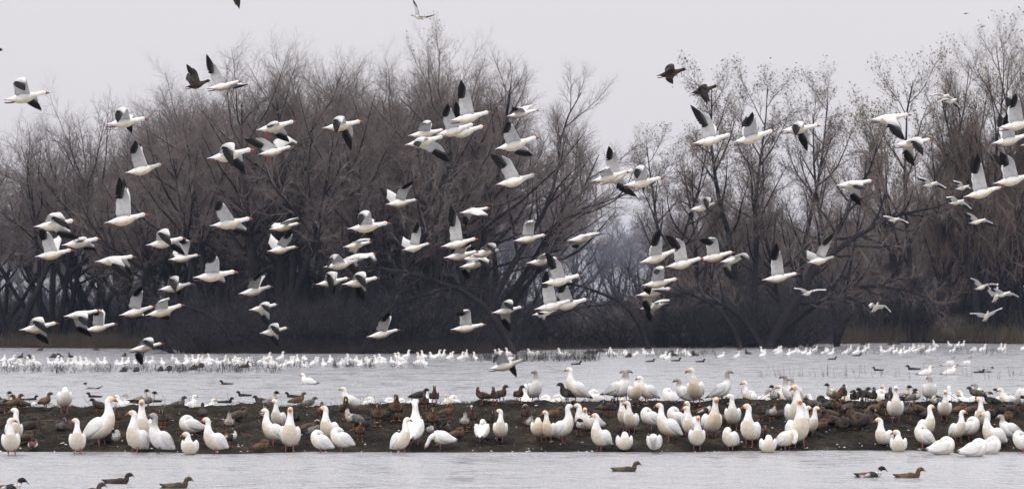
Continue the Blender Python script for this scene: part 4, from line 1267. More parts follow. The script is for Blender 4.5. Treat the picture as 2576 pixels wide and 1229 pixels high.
# ------------------------------------------------------------------ the flock on the wing
# panel, bill, tail, near wing (wrist, tip), far wing (wrist, tip) or None, head stain, tail fanned, label
FL = [
 ("A1", (497,428),(40,492),(262,292),(282,412),(318,440),(385,588),'y',0,"white goose flying alone in the pale sky above the lowest left trees"),
 ("A1", (1490,690),(1065,735),(1283,590),(1205,730),(1312,650),(1300,818),'y',0,"white goose before the twiggy top of the tall left tree, near wing folded down"),
 ("A1", (1655,1150),(1255,1225),(1412,1010),(1382,905),None,None,'g',0,"greyish young goose with raised wing, dusky head and dark bill before the left trees"),
 ("A1", (2430,315),(2085,380),(2170,165),(2078,32),(2385,338),(2490,326),'y',1,"white goose with high black-tipped wing overlapping a flying brown duck against the sky"),
 ("A1", (2560,1002),(2085,1080),(2362,945),(2350,1165),(2400,1040),(2434,1215),'y',0,"red-billed white goose, both wings pressed down, beside the grove's left shoulder"),
 ("A2", (408,718),(2,795),(225,735),(165,778),(272,800),(318,905),'y',0,"white goose with far wing stretched below it, just above the goose with dangling red feet"),
 ("A2", (375,970),(20,1040),(70,885),(-125,888),(350,905),(470,952),'y',1,"white goose braking with both wings spread and red feet dangling"),
 ("A2", (1080,718),(668,775),(884,678),(815,835),(952,770),(952,1003),'o',1,"orange-headed white goose with both wings swung low, alone before the middle of the grove"),
 ("A2", (1910,805),(1530,850),(1757,722),(1632,772),None,None,'o',0,"white goose with small half-raised wing, hindmost of the cluster left of the twin high wings"),
 ("A2", (2215,745),(1812,842),(1975,640),(1928,540),None,None,'n',0,"white goose mostly hidden between others, its black wing tip raised in the cluster"),
 ("A2", (2370,625),(1950,700),(2140,440),(2062,300),None,None,'y',0,"topmost white goose of the cluster, wing raised highest before the tallest trees"),
 ("A2", (2315,765),(1915,850),(2100,640),(2008,517),None,None,'y',1,"white goose close beneath the topmost one of the cluster, fanned tail and red feet"),
 ("A2", (1910,868),(1495,945),(1690,895),(1640,975),(1850,960),(1945,1112),'y',1,"white goose at the bottom of the cluster, far wing slanting down with black tip"),
 ("A3", (278,878),(-171,985),(15,800),(-42,717),(112,962),(212,1047),'y',0,"white goose, short wing raised, far wing spread below, left of the slanting trunk's top"),
 ("B3", (260,288),(-168,378),(-40,110),(-222,76),None,None,'g',0,"greyish goose with wing bent sharply backward, left of the long slanting trunk"),
 ("A3", (273,602),(-55,655),(90,588),(5,575),(165,562),(250,525),'n',0,"small white goose gliding with flat wings before the grove's right shoulder"),
 ("A3", (2225,850),(1815,930),(2000,700),(1783,538),(2055,772),(1950,640),'y',0,"white goose with long wing raised slanting back, against sky left of the tall airy tree"),
 ("A3", (2655,810),(2220,918),(2432,740),(2398,622),None,None,'y',0,"white goose with upright spread wing before the tall airy tree's trunk"),
 ("B3", (1250,235),(880,355),(1040,90),(965,-5),(1110,325),(1262,505),'y',0,"white goose behind two others in the gap sky, one wing up and one spread below"),
 ("B3", (1185,255),(795,340),(966,222),(868,262),None,None,'y',0,"front white goose of the trio in the gap, yellowish face and flat near wing"),
 ("B3", (1528,320),(1120,385),(1322,200),(1250,325),(1348,260),(1332,430),'y',0,"foremost white goose of the trio in the gap, wings cupped downward"),
 ("B3", (2062,570),(1785,630),(1990,517),(1955,638),(1850,640),(1812,728),'g',0,"small greyish-headed goose flying alone between the slim and the tall airy tree"),
 ("A4", (525,760),(125,800),(336,735),(262,862),(405,800),(402,1006),'y',0,"white goose with both wings down before the leafy airy trees left of the leaning tree"),
 ("A4", (1445,650),(1025,692),(1262,705),(1372,905),(1335,740),(1378,885),'y',0,"white goose sweeping a long black wing, upper of the pair by the leaning tree's top"),
 ("A4", (1660,900),(1262,945),(1515,893),(1542,1060),(1462,975),(1485,1155),'o',0,"white goose, two black wing tips hanging, lower of the pair by the leaning tree's top"),
 ("A4", (2745,700),(2315,772),(2525,540),(2452,440),None,None,'y',0,"white goose cut by the right edge, wing raised high, upper of the close pair"),
 ("A4", (2650,850),(2250,930),(2440,750),(2392,602),None,None,'y',0,"white goose just beneath the upper one at the right edge"),
 ("A4", (2960,880),(2545,948),(2760,700),(2700,600),None,None,'y',0,"tail of a white goose barely entering at the right edge under the close pair"),
 ("B4", (1070,350),(680,385),(926,372),(930,440),(925,450),(945,583),'y',0,"white goose with wings down before the heavy limbs of the old leaning tree"),
 ("B4", (2375,405),(1970,500),(2147,225),(2088,65),None,None,'o',1,"large white goose with orange face and tall raised wing near the right edge"),
 ("B4", (2690,288),(2268,365),(2455,140),(2305,55),None,None,'y',0,"white goose at the right edge with raised wing kinked backward"),
 ("B4", (688,1110),(392,1160),(612,985),(645,865),(425,1062),(345,1030),'g',0,"small pale goose with wings in a wide V below the leaning tree's limbs"),
 ("B4", (315,1280),(-60,1335),(127,1115),(70,965),None,None,'y',1,"white goose with straight upright wing at the foot of the airy trees"),
 ("B1", (768,750),(340,800),(622,678),(730,832),(610,815),(775,922),'y',0,"white goose with humped wing and striped underwing, topmost of the left trio"),
 ("B1", (1495,685),(1055,760),(1285,490),(1213,303),None,None,'o',1,"large white goose with wing straight up and fanned tail, before the left dark trunk"),
 ("B1", (2545,728),(2115,790),(2275,615),(2222,545),(2415,795),(2512,892),'o',1,"white goose with fanned tail and forward slanting far wing, left of the grove's middle"),
 ("B1", (1015,930),(620,985),(882,925),(850,955),(892,985),(942,1032),'y',0,"white goose gliding with wings edge-on beside the striped-underwing goose at left"),
 ("B1", (745,1045),(352,1100),(512,900),(428,813),(592,930),(515,870),'o',0,"white goose with black-tipped wings raised, lowest of the left trio"),
 ("B1", (1365,1110),(960,1150),(1215,1125),(1332,1345),(1252,1150),(1310,1290),'y',0,"white goose sweeping a long black wing forward and down, low before the left trees"),
 ("B1", (1870,925),(1470,985),(1697,838),(1740,1000),(1765,950),(1842,1085),'y',1,"white goose with fanned tail whose far wing covers the smaller goose behind it"),
 ("B1", (2015,1095),(1695,1130),(1908,948),(1822,930),(1790,1030),(1700,1002),'o',0,"smaller white goose behind the hanging far wing of its left neighbour"),
 ("C1", (2395,170),(1945,215),(2203,55),(2165,-22),(2222,225),(2250,322),'o',0,"white goose with fan-shaped black tip raised, far wing below, left in the grove"),
 ("C1", (1948,287),(1590,338),(1803,215),(1778,360),(1812,290),(1790,398),'g',0,"grey-headed young goose with folded-down wing below the trees' left trunks"),
 ("C1", (1565,518),(1200,595),(1430,400),(1445,300),(1405,600),(1440,613),'o',1,"white goose with broad raised wing, rear one of the nose-to-tail pair low at left"),
 ("C1", (1857,500),(1465,595),(1690,452),(1752,420),(1685,580),(1672,640),'o',1,"white goose with bent raised wing, front one of the nose-to-tail pair low at left"),
 ("C1", (1010,560),(642,605),(888,585),(905,705),(830,690),(905,815),'y',0,"white goose half covered by its neighbour's raised wing low over the left reeds"),
 ("C1", (1180,690),(848,745),(1036,572),(945,517),None,None,'y',0,"white goose with upright kinked wing covering another's head, low over the left reeds"),
 ("C1", (592,683),(200,742),(440,625),(500,775),(422,765),(462,890),'o',1,"white goose with both wings down, lowest at far left over the reeds"),
 ("C1", (1650,888),(1298,945),(1542,832),(1562,928),(1430,965),(1410,1100),'o',1,"white goose skimming lowest over the far flock at left, far wing touching its heads"),
 ("B2", (1632,540),(1303,575),(1530,430),(1588,343),(1350,447),(1238,403),'y',0,"small white goose with wings in an open V, alone in the middle of the grove"),
 ("B2", (450,775),(132,825),(385,742),(497,693),(205,777),(145,775),'o',0,"small white goose with flat wing reaching forward, above the V-winged goose"),
 ("B2", (422,1012),(110,1045),(352,925),(372,823),(160,905),(86,830),'o',0,"small white goose with both wings raised in a V, below the flat-winged one"),
 ("B2", (1355,775),(920,820),(1140,657),(1050,788),(1170,735),(1150,930),'o',1,"white goose with red bill and legs and cupped wings, before the grove's dark middle"),
 ("B2", (1760,975),(1470,1035),(1652,850),(1632,753),(1505,932),(1438,880),'y',0,"small white goose with upright near wing and far wing back, middle of the grove"),
 ("B2", (2238,930),(1860,1000),(2035,720),(1957,578),None,None,'o',1,"white goose with tallest upright wing and fanned tail above the tangled cluster"),
 ("B2", (2358,620),(2048,660),(2290,665),(2380,732),(2152,690),(2112,792),'o',0,"small white goose with near wing forward like a cape, right of the tall upright wing"),
 ("B2", (1170,960),(878,1003),(1095,938),(1238,932),(1000,1050),(965,1112),'o',0,"small white goose with dark flat wing hiding its face, over the knot of geese"),
 ("B2", (1208,1080),(905,1110),(1180,1088),(1218,1228),None,None,'y',0,"white goose whose wing hangs forward behind the grey goose of the knot"),
 ("B2", (1055,1148),(678,1205),(822,1090),(728,1215),(985,1120),(1018,1325),'g',1,"grey-washed young goose with drooping dark wings in the knot of geese"),
 ("C2", (950,232),(598,285),(800,165),(765,395),None,None,'y',0,"white goose with narrow hanging black wing, lower left of the knot of geese"),
 ("C2", (1245,228),(865,285),(1097,172),(1112,322),(1088,292),(1075,457),'y',1,"white goose with dark bill and two hanging wings, lower right of the knot of geese"),
 ("C2", (175,315),(-180,380),(45,238),(78,158),None,None,'g',0,"dusky young goose with raised wing low in the left half of the grove"),
 ("C2", (225,492),(-70,540),(132,472),(165,582),(118,585),(115,715),'n',0,"small white goose above another of the same pose, low left in the grove"),
 ("C2", (330,728),(35,775),(222,682),(252,812),(205,792),(215,912),'y',1,"small white goose with both wings down, lower of the two alike"),
 ("C2", (1450,750),(1115,812),(1338,652),(1350,558),None,None,'y',0,"small white goose with one raised wing, alone over the grove's dark foot"),
 ("C2", (2318,698),(1958,738),(2143,548),(2003,582),None,None,'o',0,"white goose with wing kinked back like a flag, before pale brush"),
 ("C3", (120,522),(-206,570),(-5,452),(8,545),(-35,620),(-20,758),'y',1,"white goose with far wing hanging black, right of the flag-winged one"),
 ("C3", (138,1055),(-241,1135),(-95,958),(-185,1075),(15,1030),(45,1222),'g',1,"grey young goose skimming the open water just over the bank"),
 ("B2", (2245,1060),(1888,1112),(2110,1015),(2212,942),None,None,'y',0,"white goose with dark raised wing, rear upper bird of the tangled cluster"),
 ("B2", (2470,1045),(2135,1080),(2405,985),(2398,1068),None,None,'g',0,"dark-faced goose behind the others, front upper bird of the tangled cluster"),
 ("B2", (2360,1092),(2072,1125),(2312,1072),(2425,1085),(2180,1150),(2195,1230),'y',0,"white goose with flat near wing and hanging far wing amid the tangled cluster"),
 ("B2", (2372,1145),(2048,1205),(2312,1120),(2368,1242),(2142,1215),(2135,1325),'o',0,"orange-faced goose lowest in the tangled cluster, black wing tips down"),
 ("B3", (355,893),(12,942),(215,748),(130,785),None,None,'o',0,"white goose with rounded raised wing and red bill at the base of the slanting trunk"),
 ("B3", (905,880),(556,940),(825,880),(937,872),(690,968),(655,1014),'n',0,"white goose with level wing hiding its head in the blue gap"),
 ("B3", (470,1125),(145,1165),(355,1093),(507,1022),None,None,'n',0,"white goose with level dark wing behind a raised black wing tip"),
 ("C3", (705,205),(300,275),(482,85),(333,-45),(562,255),(638,288),'y',0,"white goose with raised wing, top of the tower of four below the gap"),
 ("C3", (615,455),(225,535),(395,285),(340,148),None,None,'n',0,"white goose with tall wing behind two others in the tower of four"),
 ("C3", (778,443),(390,520),(560,345),(515,242),None,None,'y',0,"white goose furthest ahead in the tower of four, wing up with black bent tip"),
 ("C3", (483,538),(205,590),(345,575),(255,560),(330,612),(300,690),'n',1,"small white goose at the bottom of the tower of four"),
 ("B3", (1670,1045),(1285,1160),(1495,975),(1468,832),None,None,'n',0,"white goose with upright fanned wing, head hidden behind the next wing, before the slim tree"),
 ("B3", (1930,1125),(1540,1205),(1722,965),(1543,885),None,None,'y',0,"white goose with wing kinked back, lowest of the row of three by the slim tree"),
 ("B3", (2245,1065),(1870,1130),(2052,928),(1888,925),None,None,'o',0,"orange-faced goose with flag-like wing in front of the row of three"),
 ("B3", (2388,1098),(2092,1155),(2350,1078),(2408,1208),(2195,1190),(2207,1330),'g',0,"small goose with white cape-like wing and black tips following the row of three"),
 ("C3", (1685,240),(1305,295),(1517,118),(1450,185),(1420,295),(1390,387),'o',0,"white goose with open bill, top of the stack of three low in the right trees"),
 ("C3", (1620,335),(1250,395),(1500,322),(1595,378),(1402,440),(1388,600),'o',0,"white goose with flat near wing, middle of the stack of three low right"),
 ("C3", (1600,465),(1290,530),(1520,452),(1662,455),(1425,560),(1400,655),'n',0,"small goose with black level wing across its face, bottom of the stack of three"),
]

G_FLY = "white geese flying past in front of the trees"
for pn, bl, tl, nw, nt, fw, ft, stain, fan, label in FL:
    b, t = px(pn, *bl), px(pn, *tl)
    ln = math.hypot(b[0] - t[0], b[1] - t[1])
    D = FPX / (ln / 0.765)
    pb, pt = at(b[0], b[1], D), at(t[0], t[1], D)
    F = pb - pt
    w = [(-1, px(pn, *nw), px(pn, *nt))]
    if fw is not None:
        w.append((1, px(pn, *fw), px(pn, *ft)))
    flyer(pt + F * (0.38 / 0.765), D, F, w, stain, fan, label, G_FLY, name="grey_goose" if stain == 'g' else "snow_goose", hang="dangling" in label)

# geese further off, coming down over the right half; heading in degrees (0 = right, -90 = towards the camera), pitch, body length against span
GL = [
 ("A4", (1770,455),-55,4,(1705,432),(1605,456),(1840,462),(1921,508),62,"upper of two slim white geese gliding close together before the yellow-leaved tree"),
 ("A4", (1850,500),-60,4,(1775,485),(1680,532),(1900,520),(1946,582),62,"lower of two slim white geese gliding close together before the yellow-leaved tree"),
 ("B4", (1640,372),-48,8,(1590,330),(1465,297),(1722,368),(1836,442),63,"distant white goose gliding in, nearest the leaning tree's outermost limb"),
 ("B4", (1965,405),-50,8,(1930,362),(1830,335),(2012,400),(2060,420),60,"distant white goose half hidden behind the large orange-faced goose"),
 ("B4", (1905,550),-40,8,(1855,505),(1760,514),(1985,562),(2076,655),63,"distant white goose gliding with fanned tail under the large orange-faced goose's tail"),
 ("B4", (2115,745),-35,10,(2055,685),(1953,658),(2205,740),(2317,802),64,"distant goose with black wing tips, lowest of the gliding group at right"),
 ("B4", (1275,727),-60,4,(1205,700),(1130,697),(1345,728),(1442,778),58,"distant white goose gliding head-on through the bright hole under the leaning limbs"),
 ("C4", (405,370),-65,10,(340,336),(228,322),(505,342),(622,342),60,"distant white goose gliding with level wings at the foot of the leaning tree"),
 ("C4", (1085,512),-75,30,(1042,475),(1002,517),(1182,503),(1252,588),62,"distant white goose flaring its wings to land, alone above the brown thicket"),
 ("C4", (2160,307),-45,15,(2088,240),(1983,213),(2255,282),(2357,302),61,"distant goose with dark wing tips, upper left of the landing trio at right"),
 ("C4", (2300,400),-75,40,(2235,330),(2190,308),(2322,325),(2322,262),61,"distant goose with spread tail, hindmost of the landing trio at right"),
 ("C4", (2370,382),-40,12,(2305,342),(2228,330),(2475,382),(2562,442),62,"distant goose with black right wing tip, foremost of the landing trio at right"),
 ("C4", (2200,600),-80,35,(2092,577),(1983,582),(2285,555),(2392,514),58,"distant white goose landing with spread tail just above the right reeds"),
 ("C4", (2650,330),-60,8,(2600,315),(2538,303),(2700,330),(2780,350),62,"white wing tip of a goose at the right edge above the reeds"),
 ("D", (1050,43),-140,5,(1044,22),(1037,-6),(1072,43),(1098,37),56,"dusky goose flying the other way above the grove, cut by the top edge"),
]
for pn, c, hd, pit, lw, lt, rw, rt, s, label in GL:
    X, Y = px(pn, *c)
    D = FPX / s
    h, p_ = rad(hd), rad(pit)
    F = Vector((math.cos(h) * math.cos(p_), math.sin(h) * math.cos(p_), math.sin(p_)))
    flyer(at(X, Y, D), D, F, [(-1, px(pn, *lw), px(pn, *lt)), (1, px(pn, *rw), px(pn, *rt))], 'g' if "dusky" in label or "dark wing" in label else 'n', 1, label,
          "white geese gliding down on the right", scheme=("g_long" if "dusky" in label or "dark wing" in label or "black" in label else "w_long"), name="grey_goose" if "dusky" in label else "snow_goose")

# ducks on the wing
def fly_duck_body():
    c = [list(r_) for r_ in FLY]
    for r_ in c[3:]:
        r_[3] *= 1.16
        r_[4] *= 1.16
    def col(u, a):
        k = mixc((0.02, 0.017, 0.015), (0.07, 0.048, 0.034), (u - 2) / 3.0)
        if 2.5 < u < 5 and a < -0.5: k = (0.17, 0.105, 0.05)
        return mixc(k, (0.022, 0.018, 0.016), (u - 6.5) / 1.5)
    V, Q, T, C = loft(c, 26, 12, col)
    return np_mesh("body", V, Q, T, M_DUCK, C)
FDB = fly_duck_body()
for pn, bl, tl, nw, nt, fw, ft, label in [
 ("A1", (2130,300),(1860,365),(1975,210),(1884,138),(1930,262),(1872,212),"brown duck with raised wings just behind a white goose at the grove's left shoulder"),
 ("A3", (1768,188),(1455,248),(1615,150),(1540,222),(1622,235),(1625,322),"dark duck with ochre belly flying in the open sky, upper of two"),
 ("A3", (2080,357),(1790,425),(1945,350),(1985,518),None,None,"dark duck with one wing straight down in the open sky, lower of two"),
 ("D", (648,-38),(565,-20),(602,-28),(594,16),None,None,"grey wing of a duck dipping in at the top edge"),
 ("D", (10,127),(-62,134),(-25,112),(-45,100),None,None,"dark bill of a duck entering at the left edge of the sky"),
]:
    b, t = px(pn, *bl), px(pn, *tl)
    ln = math.hypot(b[0] - t[0], b[1] - t[1])
    k = 0.72
    D = FPX / (ln / (0.765 * k))
    pb, pt = at(b[0], b[1], D), at(t[0], t[1], D)
    w = [(-1, px(pn, *nw), px(pn, *nt))] + ([(1, px(pn, *fw), px(pn, *ft))] if fw else [])
    flyer(pt + (pb - pt) * 0.5, D, pb - pt, w, 'n', 0, label, "ducks flying over the marsh", name="duck", cat="duck", k=k, scheme='d', body=FDB)
for c, lb in (((2430, 35), "tiny dark bird far off in the sky left of the tallest reddish trees"), ((2472, 67), "tiny dark bird among the uppermost twigs of the reddish trees")):
    D = 300.0
    flyer(at(c[0], c[1], D), D, (0.7, 0.6, 0.1), [(-1, (c[0] - 3, c[1] - 2), (c[0] - 8, c[1] + 2)), (1, (c[0] + 3, c[1] - 2), (c[0] + 8, c[1]))], 'n', 0, lb,
          "far small birds", name="duck", cat="bird", k=0.5, scheme='d', body=FDB)

# ------------------------------------------------------------------ geese on the bank
# panel, x, feet y, head-top y, body heading, head heading, pose, stain, label       (180 = left, 270 = towards the camera)
GG = [
 ("P1", 95,962,655,275,0,'up','o',"white goose at the water's edge in the lower left corner, head turned right"),
 ("P1", 100,885,585,285,180,'up','y',"white goose close behind the leftmost front goose, bill to the left"),
 ("P1", 610,950,672,280,195,'up','o',"orange-headed goose facing us with one black wing tip drooping, front row left"),
 ("P1", 800,885,495,345,5,'up','o',"tallest white goose on the left, striding right with orange face lifted"),
 ("P1", 1060,945,612,240,180,'up','o',"orange-headed white goose in the front row left of the grey-necked one"),
 ("P1", 1118,890,520,270,270,'up','o',"white goose looking straight at us behind the front row left of the grey-necked one"),
 ("P1", 1250,945,634,215,180,'up','g',"grey-necked young goose in the front row at left"),
 ("P2", 235,955,718,265,190,'mid','o',"short-necked goose sitting at the water's edge with red bill to the left"),
 ("P2", 245,790,664,200,20,'tuck','n',"goose with head tucked back, half hidden behind the short-necked sitting goose"),
 ("P2", 435,950,658,225,180,'up','o',"large yellow-headed goose at the water's edge with a pintail drake behind it"),
 ("P2", 895,885,594,205,185,'up','y',"white goose facing left, left one of the trio beside the front-facing orange head"),
 ("P2", 930,765,544,250,185,'up','y',"white goose with pink bill standing behind the trio's left bird"),
 ("P2", 1020,935,588,270,272,'up','o',"orange-faced goose standing frontally at the water with tall straight neck"),
 ("P2", 1270,940,780,205,20,'tuck','n',"goose with head tucked into its back at the water's edge, left of centre"),
 ("P3", 70,880,574,250,190,'up','o',"orange-headed goose standing tall behind the two resting geese left of centre"),
 ("P3", 170,935,735,215,25,'tuck','n',"resting white goose with pointed wings, right one of the two left of centre"),
 ("P3", 640,940,666,315,355,'up','y',"white goose at the water's edge facing right, before a goose seen from behind"),
 ("P3", 745,890,528,75,110,'up','n',"white goose seen from behind with neck stretched straight up"),
 ("P3", 960,920,795,180,180,'low','o',"white goose bent low with pink bill down at the water's edge"),
 ("P4", 310,815,632,80,250,'tuck','n',"headless-looking white goose seen from behind with bright red feet"),
 ("P4", 465,800,520,265,195,'up','y',"white goose with red bill beside the goose with red feet"),
 ("P4", 815,800,588,275,100,'tuck','b',"short goose with rust-stained belly and tucked head on the slope"),
 ("P4", 905,800,514,255,215,'up','b',"slim goose beside the rust-bellied sleeper, bill to the lower left"),
 ("P4", 1045,805,468,330,10,'up','n',"tall white goose in the centre facing away to the right, black wing tip at left"),
 ("P4", 1240,700,438,215,190,'up','y',"white goose with dark red bill behind the lying one with spread white tail"),
 ("P4", 1290,705,505,215,270,'mid','o',"pink-faced goose lying on the slope, black-tipped wing to the right"),
 ("P4", 1360,885,546,235,185,'up','o',"yellow-headed goose at the water's edge right of centre, dark red bill left"),
 ("P5", 450,690,404,240,265,'up','y',"white goose with small head behind the large orange-headed one right of centre"),
 ("P5", 505,718,424,255,185,'up','o',"large orange-headed goose with broad chest on the slope right of centre"),
 ("P5", 435,885,694,272,95,'tuck','y',"round sleeping goose at the water's edge, head tucked, left of the grey preening one"),
 ("P5", 675,700,503,215,35,'tuck','n',"sleeping goose facing left on the slope behind the grey preening one"),
 ("P5", 830,800,455,215,180,'up','o',"long-necked goose with pink bill to the left above the grey preening one"),
 ("P5", 895,695,528,210,30,'tuck','n',"sleeping goose further up the slope behind the long-necked one"),
 ("P5", 715,905,745,265,260,'preen','g',"grey mottled young goose preening with its head down at the water"),
 ("P5", 1010,760,434,250,230,'up','y',"goose partly hidden behind the one with red bill, middle of the right group"),
 ("P5", 1032,775,474,250,185,'up','o',"goose with orange face and red bill behind the frontal goose at the water"),
 ("P5", 1085,885,556,272,268,'up','o',"frontal pink-faced goose standing in the water right of the grey preening one"),
 ("P5", 1215,775,388,278,275,'up','b',"tall frontal goose with buff chest and orange head on the slope"),
 ("P5", 1395,890,668,240,50,'tuck','y',"round goose preening its back on red legs at the water's edge"),
 ("P5", 1415,690,364,262,185,'up','n',"white goose with dark bill to the left, upslope behind the round preening one"),
 ("P6", 290,845,463,250,185,'up','o',"long-necked orange-headed goose with pink bill right of the round preening one"),
 ("P6", 720,700,273,275,215,'up','o',"tallest goose of all, orange head above the crest, behind another tall one"),
 ("P6", 745,852,418,285,272,'up','o',"very tall frontal goose with pinkish face and one red leg"),
 ("P6", 775,760,510,285,340,'up','y',"goose peering right from behind the very tall frontal one"),
 ("P6", 832,760,495,300,350,'up','y',"goose with white cheek, hindmost of those behind the very tall frontal one"),
 ("P6", 460,900,722,272,95,'tuck','y',"white goose sitting like a ball with head tucked, beside the bent preening goose"),
 ("P6", 630,885,700,330,300,'preen','b',"white goose bent over double, stained face tucked under its breast"),
 ("P7", 295,835,514,240,185,'up','o',"orange-headed goose with pink bill standing left of the small sitting goose"),
 ("P7", 400,625,300,268,262,'up','n',"white goose with grey face high on the slope among brown ducks"),
 ("P7", 425,895,674,262,190,'mid','o',"small sitting goose with orange face at the water's edge near the right end"),
 ("P7", 640,862,668,200,20,'tuck','n',"plump white goose with head tucked, before the one with bent red bill"),
 ("P7", 690,775,473,300,0,'up','o',"goose with orange face looking right above the plump tucked one"),
 ("P7", 835,618,364,268,250,'up','y',"white goose with pale yellow head high on the slope near the right end"),
 ("P7", 960,805,528,300,0,'up','o',"buff-breasted goose with curved neck and orange bill pointing right"),
 ("P7", 1070,785,592,330,200,'tuck','n',"white goose asleep behind the buff-breasted one"),
 ("P7", 1180,700,402,250,180,'up','o',"tall goose with vivid orange face near the right edge"),
 ("P7", 1285,872,524,220,180,'up','o',"large heavy goose with dusky neck at the right end, bill left"),
 ("P7", 1440,800,555,190,180,'mid','g',"grey young goose with long grey neck bent behind the large heavy one"),
 ("P7", 820,918,742,10,190,'tuck','y',"white goose lying flat with long wing tips pointing left at the right end"),
 ("P7", 1110,938,745,5,185,'tuck','n',"white goose crouching in the water with black wing tips left, preening"),
 ("P7", 1240,915,768,20,200,'tuck','n',"white goose bowed beside the crouching one in the water at right"),
 ("P7", 1548,905,762,200,20,'tuck','n',"white goose cut by the right edge at the water"),
]
G_BANK = "white geese standing and resting on the mud bank"
for pn, x, yb, yt, fc, hd, pose, stain, label in GG:
    sit = "sitting" in label or "lying" in label or "crouching" in label or "bowed" in label or "sleeping goose at the water" in label
    zm = goose_body(pose, stain, 0, sit or pose not in NECK)[1]
    p, s = stand_spot(pn, x, yb, yt, zm, 0.80, 1.2)
    sunk = 0.145 if sit else 0.035
    if not sit:
        s = min(1.25, s * zm / (zm - 0.035))
    if sit:
        s = max(0.84, min(0.98, s * zm / (zm - 0.13)))
    goose(p, fc, hd, pose, stain, s, label, G_BANK, sunk, not sit, name="grey_goose" if stain == 'g' else "snow_goose")

